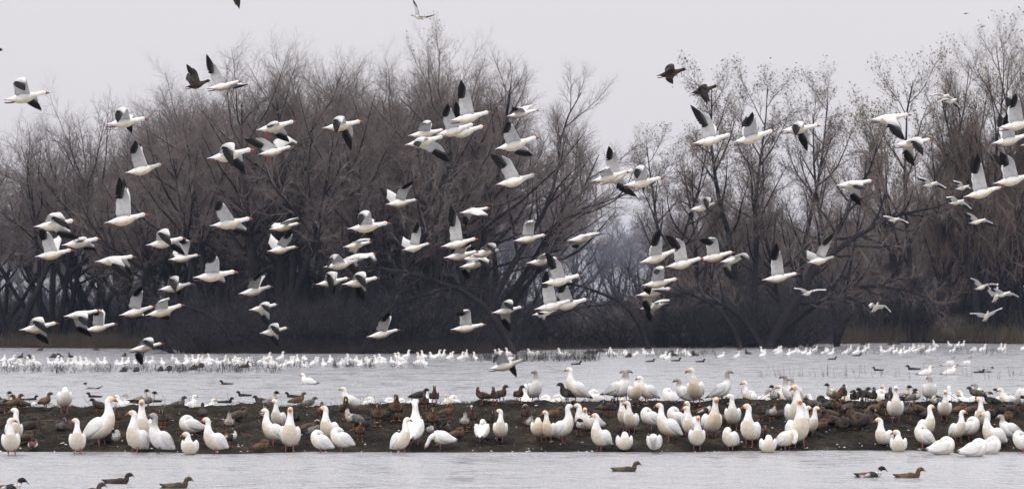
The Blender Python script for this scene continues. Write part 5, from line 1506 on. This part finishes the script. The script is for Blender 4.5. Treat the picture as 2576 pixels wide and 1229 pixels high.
# on the crest and in the shallows behind it
GB = [
 ("P1", 505,632,425,285,110,'tuck','n',1,"white goose balancing on the crest with its head hidden, far left"),
 ("P1", 205,612,545,30,0,'mid','n',0,"white head with dark bill behind the crest in the far left corner"),
 ("P1", 965,600,490,200,180,'mid','n',0,"white head and neck behind the crest, dark bill pointing left"),
 ("P1", 1040,585,480,170,150,'mid','g',0,"grey neck of a goose seen from behind over the crest"),
 ("P2", 240,580,495,10,0,'mid','n',0,"white head with red-tipped bill behind the crest, left one of two"),
 ("P2", 365,570,515,10,0,'mid','o',0,"pair-forming white head with pink bill behind the crest, right one of two"),
 ("P3", 240,540,430,200,185,'mid','y',0,"white head behind the crest with a bent twig before its throat"),
 ("P3", 375,540,504,10,0,'tuck','y',0,"low pinkish-billed head resting just above the crest"),
 ("P3", 570,540,508,200,160,'tuck','n',0,"white back barely showing above the crest beside the brown hen"),
 ("P3", 660,548,515,180,20,'tuck','n',0,"second white back barely showing above the crest right of the brown hen"),
 ("P3", 722,540,488,30,10,'mid','y',0,"white head peering right behind the stretched neck"),
 ("P3", 850,535,440,100,90,'up','n',0,"white neck seen from behind between dark ducks on the crest"),
 ("P3", 1000,530,488,270,265,'mid','o',0,"orange face looking at us over the crest"),
 ("P3", 1057,530,494,200,185,'tuck','y',0,"yellowish head low over the crest next to the orange face"),
 ("P4", 785,455,163,278,222,'up','g',1,"tall young goose with grey-flecked neck on the crest, front view"),
 ("P4", 1150,455,138,205,182,'up','y',1,"tall clean white goose on the crest facing left, behind a dark duck"),
 ("P4", 700,460,298,100,85,'up','n',0,"white neck behind the grey-flecked goose on the crest"),
 ("P4", 850,470,385,5,185,'tuck','n',0,"white goose lying behind the crest with its wing to the right"),
 ("P4", 960,465,378,350,170,'tuck','n',0,"preening goose behind the crest showing a black open wing"),
 ("P4", 1330,465,338,200,20,'tuck','n',0,"white goose asleep behind the crest right of the clean white one"),
 ("P5", 355,445,163,350,160,'up','g',1,"pale grey goose on the crest partly behind the brown-headed one"),
 ("P5", 425,450,188,300,0,'up','g',1,"brown-headed young goose on the crest looking right"),
 ("P5", 530,480,273,282,110,'tuck','b',1,"round stained goose on the crest with head turned back"),
 ("P5", 640,470,250,215,182,'mid','n',1,"white goose on the crest with small dark bill and grey legs"),
 ("P5", 845,480,325,205,30,'tuck','n',0,"white goose with grey wing edge asleep at the crest"),
 ("P5", 1090,480,123,262,185,'up','b',1,"tall rust-breasted goose with orange head on the crest"),
 ("P5", 1000,475,233,185,180,'mid','g',0,"dark-billed grey head behind the rust-breasted goose"),
 ("P5", 1310,468,163,0,0,'up','g',1,"young goose with grey neck standing in full profile on the crest, facing right"),
 ("P6", 300,470,262,240,182,'up','o',0,"orange-headed goose behind the crest above a white lying one"),
 ("P6", 290,470,350,5,185,'tuck','n',0,"white lying goose with small black tail at left on the crest"),
 ("P6", 385,445,328,20,0,'mid','g',0,"small grey head looking right behind the white lying goose"),
 ("P6", 460,470,385,270,265,'mid','n',0,"blurred white neck behind the crest left of the pintail drake"),
 ("P6", 590,480,310,330,0,'mid','n',0,"white goose facing right behind the pintail drake"),
 ("P6", 635,420,298,200,182,'mid','o',0,"orange head looking left behind the white goose by the pintail"),
 ("P6", 680,340,204,200,182,'up','g',0,"upper of two brown-grey heads on the crest above the tallest goose"),
 ("P6", 715,430,226,230,185,'up','g',0,"lower of two brown-grey heads on the crest behind the tallest goose"),
 ("P6", 880,480,378,200,182,'mid','o',0,"orange-cheeked head low behind the crest before the duck crowd"),
 ("P6", 975,430,335,350,0,'mid','o',0,"white neck with yellow cheek left of the dark pintail head"),
 ("P6", 1135,370,316,270,270,'mid','y',0,"small white head behind the dark duck heads"),
 ("P6", 1270,470,335,80,80,'mid','n',0,"white goose seen from behind amid dark ducks on the crest"),
 ("P6", 1485,490,338,215,40,'tuck','n',0,"white rounded goose behind the crest in the duck crowd"),
 ("P6", 1508,400,306,250,230,'mid','o',0,"pink-cheeked head right behind the white rounded goose"),
 ("P7", 705,465,265,272,100,'mid','g',1,"grey mottled goose on the crest with neck turned away, right end"),
 ("P7", 900,475,308,90,80,'up','n',0,"white neck and back behind a forked twig near the right end"),
 ("P7", 965,400,370,200,20,'tuck','g',0,"grey back behind the crest near the right end"),
 ("P7", 1042,450,346,200,182,'mid','o',0,"vivid orange head facing left behind the crest at right"),
 ("P7", 1092,470,330,350,0,'mid','y',0,"white neck with yellow cheek facing right behind the crest"),
 ("P7", 1142,420,284,220,185,'up','g',0,"brown-grey head high behind the crest near the right end"),
 ("P7", 1220,480,390,260,260,'tuck','n',0,"white rump among brown ducks near the right edge"),
 ("P7", 1320,470,400,100,90,'tuck','n',0,"second white rump among brown ducks near the right edge"),
 ("P7", 1402,400,360,260,240,'mid','o',0,"orange cheek hidden behind the white goose at the right edge"),
 ("P7", 1425,465,318,200,182,'mid','y',0,"white goose with pink bill left of the spotted grey one"),
 ("P7", 1530,430,224,300,350,'up','g',1,"spotted grey young goose on the crest cut by the right edge"),
]
G_CREST = "geese on and behind the crest of the bank"
for pn, x, yb, yt, fc, hd, pose, stain, on, label in GB:
    zm = goose_body(pose, stain, 0)[1]
    if on:
        p, s = stand_spot(pn, x, yb, yt, zm, 0.9, 1.2)
    else:
        p, s = behind_spot(pn, x, yt, zm * 0.97)
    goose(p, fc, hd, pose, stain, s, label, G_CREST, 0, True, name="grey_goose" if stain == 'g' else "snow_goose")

# ------------------------------------------------------------------ ducks on the bank
# panel, x, feet y (0: hidden behind the crest), head-top y, heading, head heading, pose, kind, sits, label
DD = [
 ("P1", 18,615,540,20,0,'long','pintail',0,"pintail drake on the crest at the left picture edge"),
 ("P1", 45,618,558,200,190,'mid','dark',0,"black-looking duck beside the pintail at the left edge"),
 ("P1", 112,620,537,30,0,'up','rust',0,"brown duck on the crest, left one of the pair near the left edge"),
 ("P1", 155,622,540,200,180,'up','hen',0,"brown duck on the crest, right one of the pair near the left edge"),
 ("P1", 355,612,533,60,10,'up','rust',0,"rusty duck with dark head on the crest left of the headless goose"),
 ("P1", 240,780,655,20,20,'tuck','dark',1,"dark duck lying on the slope behind the leftmost geese"),
 ("P1", 485,785,670,300,300,'up','grey',1,"grey-brown duck sitting mid-slope left of the drooping-winged goose"),
 ("P1", 205,875,800,20,200,'tuck','hen',1,"brown duck asleep low on the slope beside the leftmost goose"),
 ("P1", 262,930,845,90,90,'tuck','shoveler',1,"pied little drake asleep near the water, far left"),
 ("P1", 912,740,575,280,270,'up','rust',0,"reddish-brown duck upright behind the striding goose"),
 ("P1", 880,880,752,330,150,'tuck','shoveler',1,"sleeping drake with black and white back at the striding goose's feet"),
 ("P1", 780,640,560,150,180,'mid','dark',0,"dark duck crouching on the crest behind the tallest left goose"),
 ("P1", 1105,600,448,30,0,'long','pintail',0,"pintail drake with long dark head on the crest, bill right"),
 ("P1", 1165,602,498,30,0,'up','pintail',0,"second pintail drake, lower head, right of the first on the crest"),
 ("P1", 1290,745,595,270,270,'up','hen',0,"brown duck facing us upslope behind the grey-necked goose"),
 ("P2", 140,592,492,340,0,'up','grey',0,"plain grey-brown duck on the crest facing right, left part"),
 ("P2", 20,740,605,260,260,'up','hen',0,"brown duck upslope right of the grey-necked goose"),
 ("P2", 335,705,548,95,90,'up','dark',0,"dark duck seen from behind upslope of the tucked goose"),
 ("P2", 545,790,598,275,270,'long','pintail',0,"pintail drake with white breast behind the large yellow-headed goose"),
 ("P2", 620,700,578,10,160,'mid','hen',1,"brown duck lying with orange feet showing, behind the pintail's shoulder"),
 ("P2", 545,900,762,15,100,'tuck','shoveler',0,"chestnut and white shoveler drake bending behind the large yellow-headed goose"),
 ("P2", 825,712,555,275,260,'long','pintail',0,"pintail drake on the slope left of the white trio"),
 ("P2", 860,572,454,20,0,'long','pintail',0,"pintail drake on the crest above the white trio, bill right"),
 ("P2", 805,560,488,190,170,'mid','dark',0,"round black head left of the pintail on the crest above the trio"),
 ("P2", 1060,700,580,260,260,'up','dark',1,"dark duck sitting upslope right of the frontal orange-faced goose"),
 ("P2", 1085,562,463,15,0,'up','rust',0,"brown-headed duck on the crest facing right before a black coot"),
 ("P2", 1170,556,500,30,20,'mid','grey',0,"pale grey duck half hidden in crest stalks"),
 ("P2", 800,936,868,10,190,'tuck','rust',1,"brown mottled duck asleep at the water below the white trio"),
 ("P2", 1275,682,545,275,270,'up','rust',0,"buff-brown duck upright on the slope before the two resting geese"),
 ("P2", 1170,790,680,10,0,'mid','crowned',1,"pale-crowned wigeon sitting left of the two resting geese"),
 ("P2", 1235,820,690,20,10,'mid','mallard',1,"green-headed drake crouching beside the pale-crowned wigeon"),
 ("P3", 205,685,494,272,275,'up','mallard',0,"very dark drake with yellow bill facing us on the upper slope"),
 ("P3", 18,690,545,270,270,'up','rust',0,"brown duck behind the orange-headed goose left of centre"),
 ("P3", 270,765,580,200,30,'up','pintail',0,"pintail drake with white neck stripe twisting, left of centre"),
 ("P3", 315,842,690,275,270,'up','rust',0,"buff hen facing us low on the slope left of centre"),
 ("P3", 355,760,690,20,200,'tuck','dark',1,"dark sleeping duck behind the buff hen"),
 ("P3", 452,742,543,278,270,'up','rust',0,"slim upright brown duck alone on the middle slope"),
 ("P3", 600,690,478,275,260,'up','rust',0,"chestnut-brown duck standing tall on the crest left of the stretched goose"),
 ("P3", 530,680,600,20,200,'tuck','dark',1,"dark duck sunk in the mud beside the chestnut-brown one"),
 ("P3", 822,608,464,270,265,'up','wigeon',0,"wigeon with brown breast on the crest right of the stretched goose"),
 ("P3", 900,575,403,275,268,'long','crowned',0,"tall wigeon with white forehead facing us on the crest"),
 ("P3", 780,560,474,20,0,'mid','dark',0,"dark head between the stretched goose and the wigeons"),
 ("P3", 885,765,580,275,270,'up','rust',0,"upright brown duck above the bent feeding goose"),
 ("P3", 950,740,640,20,200,'tuck','dark',1,"dark sleeping duck behind the upright brown one in the centre"),
 ("P3", 1000,695,563,330,180,'up','rust',0,"brown duck with reddish head facing left in the centre"),
 ("P3", 880,808,730,250,180,'mid','shoveler',1,"small drake with dark head and white body behind the feeding goose's back"),
 ("P3", 985,800,730,250,0,'mid','mallard',1,"dark green head and white breast beside the feeding goose"),
 ("P3", 1080,842,762,10,190,'tuck','rust',1,"brown duck lying flat behind the feeding goose's tail"),
 ("P3", 1140,775,600,275,270,'long','pintail',0,"pintail drake with broad white front left of the red-footed goose"),
 ("P3", 1195,745,563,270,270,'up','crowned',0,"wigeon with pale crown behind the white-fronted pintail"),
 ("P4", 315,470,322,200,270,'up','wigeon',0,"wigeon at the left of the trio of ducks on the crest"),
 ("P4", 425,475,308,250,262,'up','wigeon',0,"rufous-flanked wigeon in the middle of the trio on the crest"),
 ("P4", 480,450,305,300,0,'up','wigeon',0,"dark-headed wigeon at the right of the trio on the crest"),
 ("P4", 635,455,305,290,0,'up','wigeon',0,"single round wigeon on the crest left of the grey-flecked goose"),
 ("P4", 1075,468,268,220,180,'up','dark',0,"large dark duck on the crest before the clean white goose"),
 ("P4", 740,725,542,275,268,'up','pintail',0,"pintail with ochre belly facing us beside the rust-bellied goose"),
 ("P4", 700,640,463,280,200,'up','crowned',0,"crowned wigeon on the slope above the ochre-bellied pintail"),
 ("P4", 400,690,510,270,270,'up','dark',0,"dark head behind the white goose with red bill"),
 ("P4", 940,640,560,20,10,'mid','rust',0,"brown duck hidden between the slim goose and the tall white one"),
 ("P4", 1185,600,458,220,180,'up','dark',0,"dark duck with grey bill behind the white goose with dark red bill"),
 ("P4", 1170,745,598,300,200,'mid','shoveler',0,"drake with black neck and pale belly right of the central white goose"),
 ("P4", 1420,570,490,20,10,'mid','hen',0,"small brown duck upslope right of the lying goose"),
 ("P5", 262,565,490,260,260,'mid','hen',0,"brown duck low on the crest, left one of two before the pale grey goose"),
 ("P5", 325,575,440,270,270,'up','hen',0,"brown upright duck, right one of two before the pale grey goose"),
 ("P5", 1150,615,528,20,190,'mid','shoveler',0,"drake with black head and white flank behind the tall frontal goose"),
 ("P5", 1330,645,565,20,10,'mid','rust',1,"brown duck crouching between the tall frontal goose and its right neighbour"),
 ("P6", 400,615,448,250,190,'up','wigeon',0,"brown-breasted wigeon with dark head right of the long-necked goose"),
 ("P6", 492,625,478,290,170,'up','pintail',0,"pintail with cream breast twisting beside the brown-breasted wigeon"),
 ("P6", 575,605,510,340,150,'mid','hen',1,"mottled hen crouching right of the cream-breasted pintail"),
 ("P6", 520,475,290,250,190,'long','pintail',0,"pintail drake standing tall on the crest with grey bill left"),
 ("P6", 430,765,648,270,270,'mid','rust',1,"small brown duck sitting above the ball-like goose"),
 ("P6", 868,545,478,200,190,'mid','grey',0,"pale speckled duck at the left end of the duck crowd"),
 ("P6", 920,605,508,260,260,'mid','rust',0,"reddish duck left in the duck crowd"),
 ("P6", 935,705,590,20,190,'tuck','rust',1,"brown duck asleep lowest left in the duck crowd"),
 ("P6", 1040,665,508,200,185,'up','wigeon',1,"wigeon with greenish grey face in the front of the duck crowd"),
 ("P6", 1130,715,568,280,110,'tuck','dark',1,"black round duck sleeping in the front of the duck crowd"),
 ("P6", 960,490,422,190,20,'tuck','dark',1,"dark hunched duck at the upper left of the duck crowd"),
 ("P6", 1032,455,313,230,190,'long','pintail',0,"pintail with black head and buff breast rising from the duck crowd"),
 ("P6", 1085,470,362,300,0,'up','rust',0,"brown duck next to the buff-breasted pintail"),
 ("P6", 1130,450,350,280,270,'up','dark',0,"dark duck in the middle of the crest crowd"),
 ("P6", 1165,430,340,20,0,'up','shoveler',0,"black-headed shoveler looking right in the crest crowd"),
 ("P6", 1172,545,448,20,10,'mid','wigeon',1,"rufous wigeon lying in the middle of the duck crowd"),
 ("P6", 1075,560,450,250,190,'mid','rust',0,"brown duck above the greenish-faced wigeon"),
 ("P6", 1300,460,400,20,20,'mid','dark',0,"dark small head behind the crest crowd"),
 ("P6", 1340,460,408,200,190,'mid','dark',0,"second dark small head behind the crest crowd"),
 ("P6", 1315,690,480,15,300,'up','dark',1,"large dark duck lying with raised head right of the black round one"),
 ("P6", 1400,470,313,280,270,'up','dark',0,"upright dark brown duck tall on the crest in the crowd"),
 ("P6", 1410,550,440,20,10,'mid','rust',1,"brown duck lying below the upright dark one"),
 ("P6", 1310,560,450,260,260,'up','dark',0,"dark brown duck behind the large dark lying one"),
 ("P6", 1230,610,540,200,20,'tuck','rust',1,"brown duck asleep on the bare mud in the duck crowd"),
 ("P6", 1012,600,525,200,185,'mid','rust',1,"brown duck wedged behind the greenish-faced wigeon in the crowd"),
 ("P6", 1205,665,585,20,190,'tuck','dark',1,"dark duck asleep just right of the black round one"),
 ("P6", 1385,620,530,190,20,'tuck','hen',1,"brown hen asleep above the large dark lying duck's back"),
 ("P6", 870,640,565,20,10,'mid','rust',1,"brown duck crouching right behind the goose with white cheek"),
 ("P6", 1240,480,405,260,250,'mid','dark',0,"dark duck on the crest below the white goose seen from behind"),
 ("P6", 1010,520,445,20,10,'mid','dark',1,"dark duck lying upslope over the greenish-faced wigeon"),
 ("P7", 60,700,470,200,185,'up','hen',0,"dark brown duck behind the large dark lying duck's tail"),
 ("P7", 200,570,448,20,10,'mid','rust',1,"brown duck lying left of the white goose with grey face"),
 ("P7", 600,560,490,200,190,'mid','rust',1,"brown duck low behind the goose with orange face looking right"),
 ("P7", 700,600,520,20,190,'tuck','dark',1,"dark duck asleep left of the pale-headed goose high on the slope"),
 ("P7", 1240,600,520,10,10,'mid','dark',1,"dark duck lying under the black neck beside the tall vivid-faced goose"),
 ("P7", 345,470,312,270,265,'up','hen',0,"brown duck behind the white goose with grey face"),
 ("P7", 330,560,372,270,270,'up','hen',0,"brown duck pressed against the white goose with grey face"),
 ("P7", 465,425,294,30,0,'long','pintail',0,"pintail drake with dark head right of the grey-faced goose"),
 ("P7", 512,485,377,345,0,'up','shoveler',0,"shoveler drake leaning right with long black bill on the crest"),
 ("P7", 560,490,430,350,170,'tuck','pintail',0,"long-tailed pintail resting behind the shoveler on the crest"),
 ("P7", 512,610,458,270,270,'up','grey',0,"grey-brown duck right of the goose with grey face on the slope"),
 ("P7", 772,440,344,200,185,'up','dark',0,"dark duck before the mottled grey goose on the crest"),
 ("P7", 780,520,440,200,20,'tuck','pintail',0,"dark and white duck behind the pale-headed goose's neck"),
 ("P7", 1080,565,455,10,0,'mid','wigeon',1,"brown wigeon facing right behind the tall vivid-faced goose"),
 ("P7", 980,560,485,20,190,'tuck','rust',1,"brown duck asleep above the buff-breasted goose"),
 ("P7", 1125,450,394,200,190,'mid','grey',0,"small grey-brown head above the tall vivid-faced goose"),
 ("P7", 1340,570,488,10,190,'tuck','dark',1,"dark brown duck lying right of the tall vivid-faced goose"),
 ("P7", 1420,550,455,5,190,'tuck','wigeon',1,"wigeon with white patch asleep near the right edge"),
 ("P7", 1500,530,412,350,180,'mid','pintail',0,"pintail with pale belly near the right edge"),
 ("P7", 1262,520,470,200,190,'mid','dark',0,"black neck beside the tall vivid-faced goose"),
 ("P7", 1390,640,560,10,10,'tuck','rust',1,"brown duck asleep behind the grey-necked goose at right"),
]
G_DUCK = "ducks crowding the mud bank"
for pn, x, yb, yt, fc, hd, pose, kind, sits, label in DD:
    zm = duck_body(kind, pose, 0)[1]
    p, s = stand_spot(pn, x, yb, yt, zm - (0.09 if sits else 0), 0.86, 1.3)
    duck(p, fc, hd, pose, kind, s, label, G_DUCK, 0.09 if sits else 0.0, not sits)

# ------------------------------------------------------------------ birds on the water
# panel, x, waterline y, heading, head heading, pose, kind, scale, label
SW = [
 ("P1", 720,445,180,180,'swiml','pintail',1.0,"pintail drake swimming left with long pointed tail, left open water"),
 ("P1", 745,508,180,180,'swim','coot',.9,"black coot swimming left just below the swimming pintail"),
 ("P1", 145,530,180,180,'swim','coot',.85,"black coot swimming left, left one of the two at far left"),
 ("P1", 240,530,0,0,'swim','coot',.85,"black coot swimming right, right one of the two at far left"),
 ("P1", 1215,543,180,180,'swim','coot',.9,"black coot low in the water behind the pintail heads"),
 ("P2", 525,408,180,180,'swim','coot',.9,"distant black coot alone in the left middle water"),
 ("P2", 665,497,180,180,'swim','coot',.9,"black coot facing left near the crest, left of the pintail above the trio"),
 ("P2", 515,550,0,0,'swim','coot',.9,"black coot facing right close behind the crest"),
 ("P2", 1048,505,180,180,'swim','coot',.9,"black coot behind the brown-headed duck on the crest"),
 ("P4", 1155,110,0,0,'swim','coot',.95,"black coot in the middle water above the grey-flecked goose"),
 ("P5", 670,86,20,0,'swim','coot',.9,"black coot near the far flock, left one of three right of centre"),
 ("P5", 900,80,10,0,'swim','coot',.95,"dark grey coot near the far flock, middle one of three right of centre"),
 ("P5", 1120,88,0,0,'swim','coot',.9,"black coot near the far flock, right one of three right of centre"),
 ("P6", 1040,65,0,0,'swim','coot',.85,"small black coot below the far flock at right, head up"),
 ("P6", 1262,33,0,0,'swim','coot',.9,"black coot just beneath the far geese at right, swimming right"),
 ("P6", 1452,165,180,180,'swim','dark',.92,"dark duck swimming left among sparse stems at right"),
 ("P7", 560,157,180,180,'swim','dark',1.15,"dark duck swimming left towards the sparse stems, behind two white geese"),
 ("P7", 1150,185,0,0,'swim','coot',.9,"black coot beside the pintail swimming at right"),
 ("P7", 1225,182,0,0,'swiml','pintail',1.0,"drake swimming right beside a coot at right"),
 ("P7", 1230,378,0,0,'swim','shoveler',1.05,"shoveler drake swimming right behind the crest at right"),
 ("P5", 445,1066,0,0,'swim','hen',.94,"brown hen shoveler swimming right alone in the foreground water"),
 ("P7", 165,1117,0,0,'swim','shoveler',.97,"chestnut-sided shoveler drake swimming right in the foreground"),
 ("P7", 515,1124,0,0,'swim','rust',.95,"brown hen swimming right behind the foreground shoveler drake"),
 ("P1", 925,1180,0,0,'swim','dark',.92,"dark-headed duck swimming right in the left foreground"),
 ("P1", 60,1235,0,0,'swim','shoveler',1.05,"shoveler drake in the bottom left corner"),
 ("P1", 700,1262,0,0,'swim','hen',.94,"brown duck cut by the bottom edge at left"),
 ("P2", 125,1216,0,0,'swim','hen',.94,"brown hen swimming right in the left foreground above the bottom edge"),
]
def swim_spot(pn, x, y):
    X, Y = px(pn, x, y)
    return on_level(X, Y, 0.0)
for pn, x, y, fc, hd, pose, kind, sc, label in SW:
    duck(swim_spot(pn, x, y), fc, hd, pose, kind, sc, label, "coots on the water" if kind == 'coot' else "ducks swimming", 0.165, False)
for pn, x, y, fc, hd, pose, stain, label in [
 ("P2", 1170,402,170,180,'mid','n',"white goose swimming alone in the open water left of centre"),
 ("P7", 670,205,0,0,'mid','o',"orange-faced goose swimming right, lower left of the four at right"),
 ("P7", 885,202,0,0,'mid','o',"orange-faced goose swimming right, lower right of the four at right"),
 ("P7", 875,125,0,0,'up','g',"dusky-faced goose swimming right, upper left of the four at right"),
 ("P7", 1025,124,0,0,'up','g',"dusky-faced goose swimming right, upper right of the four at right"),
]:
    goose(swim_spot(pn, x, y), fc, hd, pose, 'n' if stain == 'g' and "lower" in label else stain, 0.95, label, "geese swimming on open water", 0.21, False,
          name="grey_goose" if stain == 'g' else "snow_goose")

# the far flock: each goose one small body with its bill and black wing tips in the coat
def far_proto(pose, stain, dark=False):
    ctrl = goose_ctrl(pose, True)
    m = len(ctrl)
    if pose != 'tuck':
        e1, e2 = np.array(ctrl[-1]), np.array(ctrl[-2])
        d = (e1[:3] - e2[:3]) / np.linalg.norm(e1[:3] - e2[:3])
        ctrl = ctrl + [list(e1[:3] + d * .045) + [.006, .006]]
    else:
        ctrl = ctrl + [[-.09, 0, .405, .008, .008]]
    def col(u, a):
        k = (0.06, 0.045, 0.038) if dark else (0.74, 0.73, 0.72)
        if not dark and u < 1.1 and a > -0.2: k = (0.05, 0.05, 0.05)
        if u > m - 0.6: k = (0.35, 0.14, 0.12) if not dark else (0.1, 0.1, 0.1)
        elif u > m - 3.6 and stain != 'n': k = HEADC[stain]
        return k
    V, Q, T, C = loft(ctrl, 26, 9, col)
    V[:, 2] -= 0.235
    return np_mesh("goose_body", V, Q, T, M_DUCK if dark else M_WHITE, C)
FARP = {(p_, s_): far_proto(p_, s_) for p_ in ('up', 'mid', 'tuck') for s_ in ('n', 'y')}
FARD = {p_: far_proto(p_, 'n', True) for p_ in ('mid', 'tuck')}
FAR = {
 "C1": [(20,1075),(60,1110),(110,1060),(120,1120),(175,1085),(230,1110),(270,1110),(300,1080),(400,1090),(480,1100),(530,1070),(590,1090),(620,1080),(640,1105),(700,1090),(760,1090),
        (790,1100),(830,1080),(890,1090),(940,1095),(970,1100),(1030,1095),(1075,1080),(1190,1095),(1215,1095),(1300,1085),(1340,1090),(1465,1080),(1520,1085),(1560,1090),(1625,1085),
        (1715,1055),(1800,1080),(1850,1070),(1880,1085),(1910,1075),(1940,1060),(1960,1080),(2030,1060),(2065,1090),(2085,1070),(2125,1085),(2160,1060),(2210,1095),(2250,1080),(2300,1090),
        (2330,1080),(2370,1050),(2380,1100),(2420,1070),(2450,1100),(2480,1090),(2500,1110),(2535,1080)],
 "C2": [(40,1070),(120,1040),(95,1100),(140,1080),(180,1090),(210,1095),(250,1040),(260,1110),(300,1085),(330,1090),(370,1080),(420,1060),(500,1050),(490,1115),(530,1110),(580,1060),
        (600,1090),(670,1100),(720,1080),(740,1050),(840,1100),(870,1070),(910,1100),(950,1060),(1000,1060),(1030,1090),(1060,1105),(1130,1060),(1120,1090),(1190,1095),(1240,1090),(1280,1040),
        (1310,1090),(1370,1080),(1410,1095),(1430,1030),(1470,1050),(1480,1095),(1490,1020),(1620,1080),(1655,1040),(1665,1085),(1710,1090),(1720,1010),(1790,1010),(1815,1015),(1870,1010),
        (1940,1030),(1985,1020),(2070,1040),(2110,1020),(2150,1020),(2200,1035),(2420,1000),(2480,1000),(2520,1010),(2560,1000)],
 "C3": [(225,1000),(280,990),(485,1000),(545,995),(935,995),(1020,990),(1130,985),(1160,1000),(1230,1000),(1340,995),(1350,990),(1410,985),(1500,1020),(1560,1025),(1610,990),(1690,975),
        (1780,985),(2090,1015),(2260,1010),(2490,1005),(2560,970)],
 "C4": [(30,960),(90,990),(120,975),(200,995),(255,965),(300,975),(380,980),(410,990),(490,950),(550,975),(600,965),(645,985),(760,975),(800,960),(850,965),(900,975),(935,975),(1000,950),
        (1170,970),(1210,965),(1260,955),(1310,970),(1330,960),(1360,970),(1390,970),(1420,960),(1480,930),(1500,955),(1550,930),(1590,960),(1640,960),(1680,910),(1820,900),(1880,910),
        (1840,955),(1970,915),(2080,945),(2130,945),(2160,935),(2310,940),(2360,940),(2560,930)],
}
rf = random.Random(5)
DEG = {"right": (0, 25), "left": (180, 25), "away": (95, 30), "near": (270, 30)}
for pn, pts in FAR.items():
    for x, y in pts:
        X, Y = px(pn, x, y)
        if pn == "C4" or (pn == "C3" and x > 1400):
            look = rf.choices(["right", "left", "away"], [8, 1, 1])[0]
        elif pn == "C3":
            look = rf.choices(["left", "right"], [2, 1])[0]
        else:
            look = rf.choices(["right", "left", "away", "near"], [4, 4, 3, 2])[0]
        pose = rf.choices(['up', 'mid', 'tuck'], [4, 4, 2])[0]
        X, Y = X + rf.gauss(0, 4), Y + rf.gauss(0, 1.6)
        p = on_level(X, Y, 0.0)
        o = link(bpy.data.objects.new("snow_goose", FARP[(pose, rf.choice('nny'))]))
        o.location = p
        o.rotation_euler = (0, 0, rad(rf.gauss(*DEG[look])))
        s = rf.uniform(0.74, 0.9)
        o.scale = (s, s, s)
        zone = ("behind the left weeds" if X < 400 else "before the dense grove's left foot" if X < 700 else "before the grove's middle" if X < 1050 else "by the weeds near the gap" if X < 1400
                else "in the gap's open water" if X < 1700 else "under the airy trees" if X < 1950 else "under the leaning tree" if X < 2200 else "before the right reeds")
        how = {"up": "neck raised", "mid": "neck lowered", "tuck": "head tucked"}[pose]
        ymid = {"C1": 1082, "C2": 1065, "C3": 995, "C4": 955}[pn]
        rank = "front rank" if y > ymid + 8 else "rear rank" if y < ymid - 12 else "middle rank"
        tag(o, "far white goose %s, %s, %s, %s" % ({"right": "facing right", "left": "facing left", "away": "seen from behind", "near": "facing us"}[look], how, rank, zone), "goose", "far flock of white geese " + zone)
FARDK = {"C1": [(200,1022),(280,1028),(530,1020),(600,1018),(720,1018),(1250,1008),(1610,1155),(1690,1150),(1370,1160),(1240,1162),(1940,1140),(2010,1120),(2460,1120),(970,945),(400,950)],
         "C3": [(650,935),(720,935),(760,978),(800,982),(830,982),(880,962),(910,962),(1170,1015),(1640,1003),(1790,1000),(1850,1000),(2380,985),(2285,940)],
         "C4": [(620,852),(640,885),(770,882),(700,888),(950,890),(1130,852),(1230,892),(1310,885),(1640,865),(1270,880)]}
for pn, pts in FARDK.items():
    for x, y in pts:
        X, Y = px(pn, x, y)
        p = on_level(X, Y, 0.0)
        o = link(bpy.data.objects.new("duck", FARD[rf.choice(['mid', 'tuck'])]))
        o.location = p
        left = rf.random() < 0.5
        o.rotation_euler = (0, 0, rad(rf.gauss(180 if left else 0, 30)))
        s = rf.uniform(0.68, 0.8)
        o.scale = (s, s, s)
        zone = "near the left reeds" if X < 400 else "before the grove" if X < 1400 else "in the gap" if X < 1750 else "under the leaning tree" if X < 2200 else "before the right reeds"
        tag(o, "tiny dark duck resting on the far water %s, facing %s" % (zone, "left" if left else "right"), "duck", "far dark ducks " + zone)
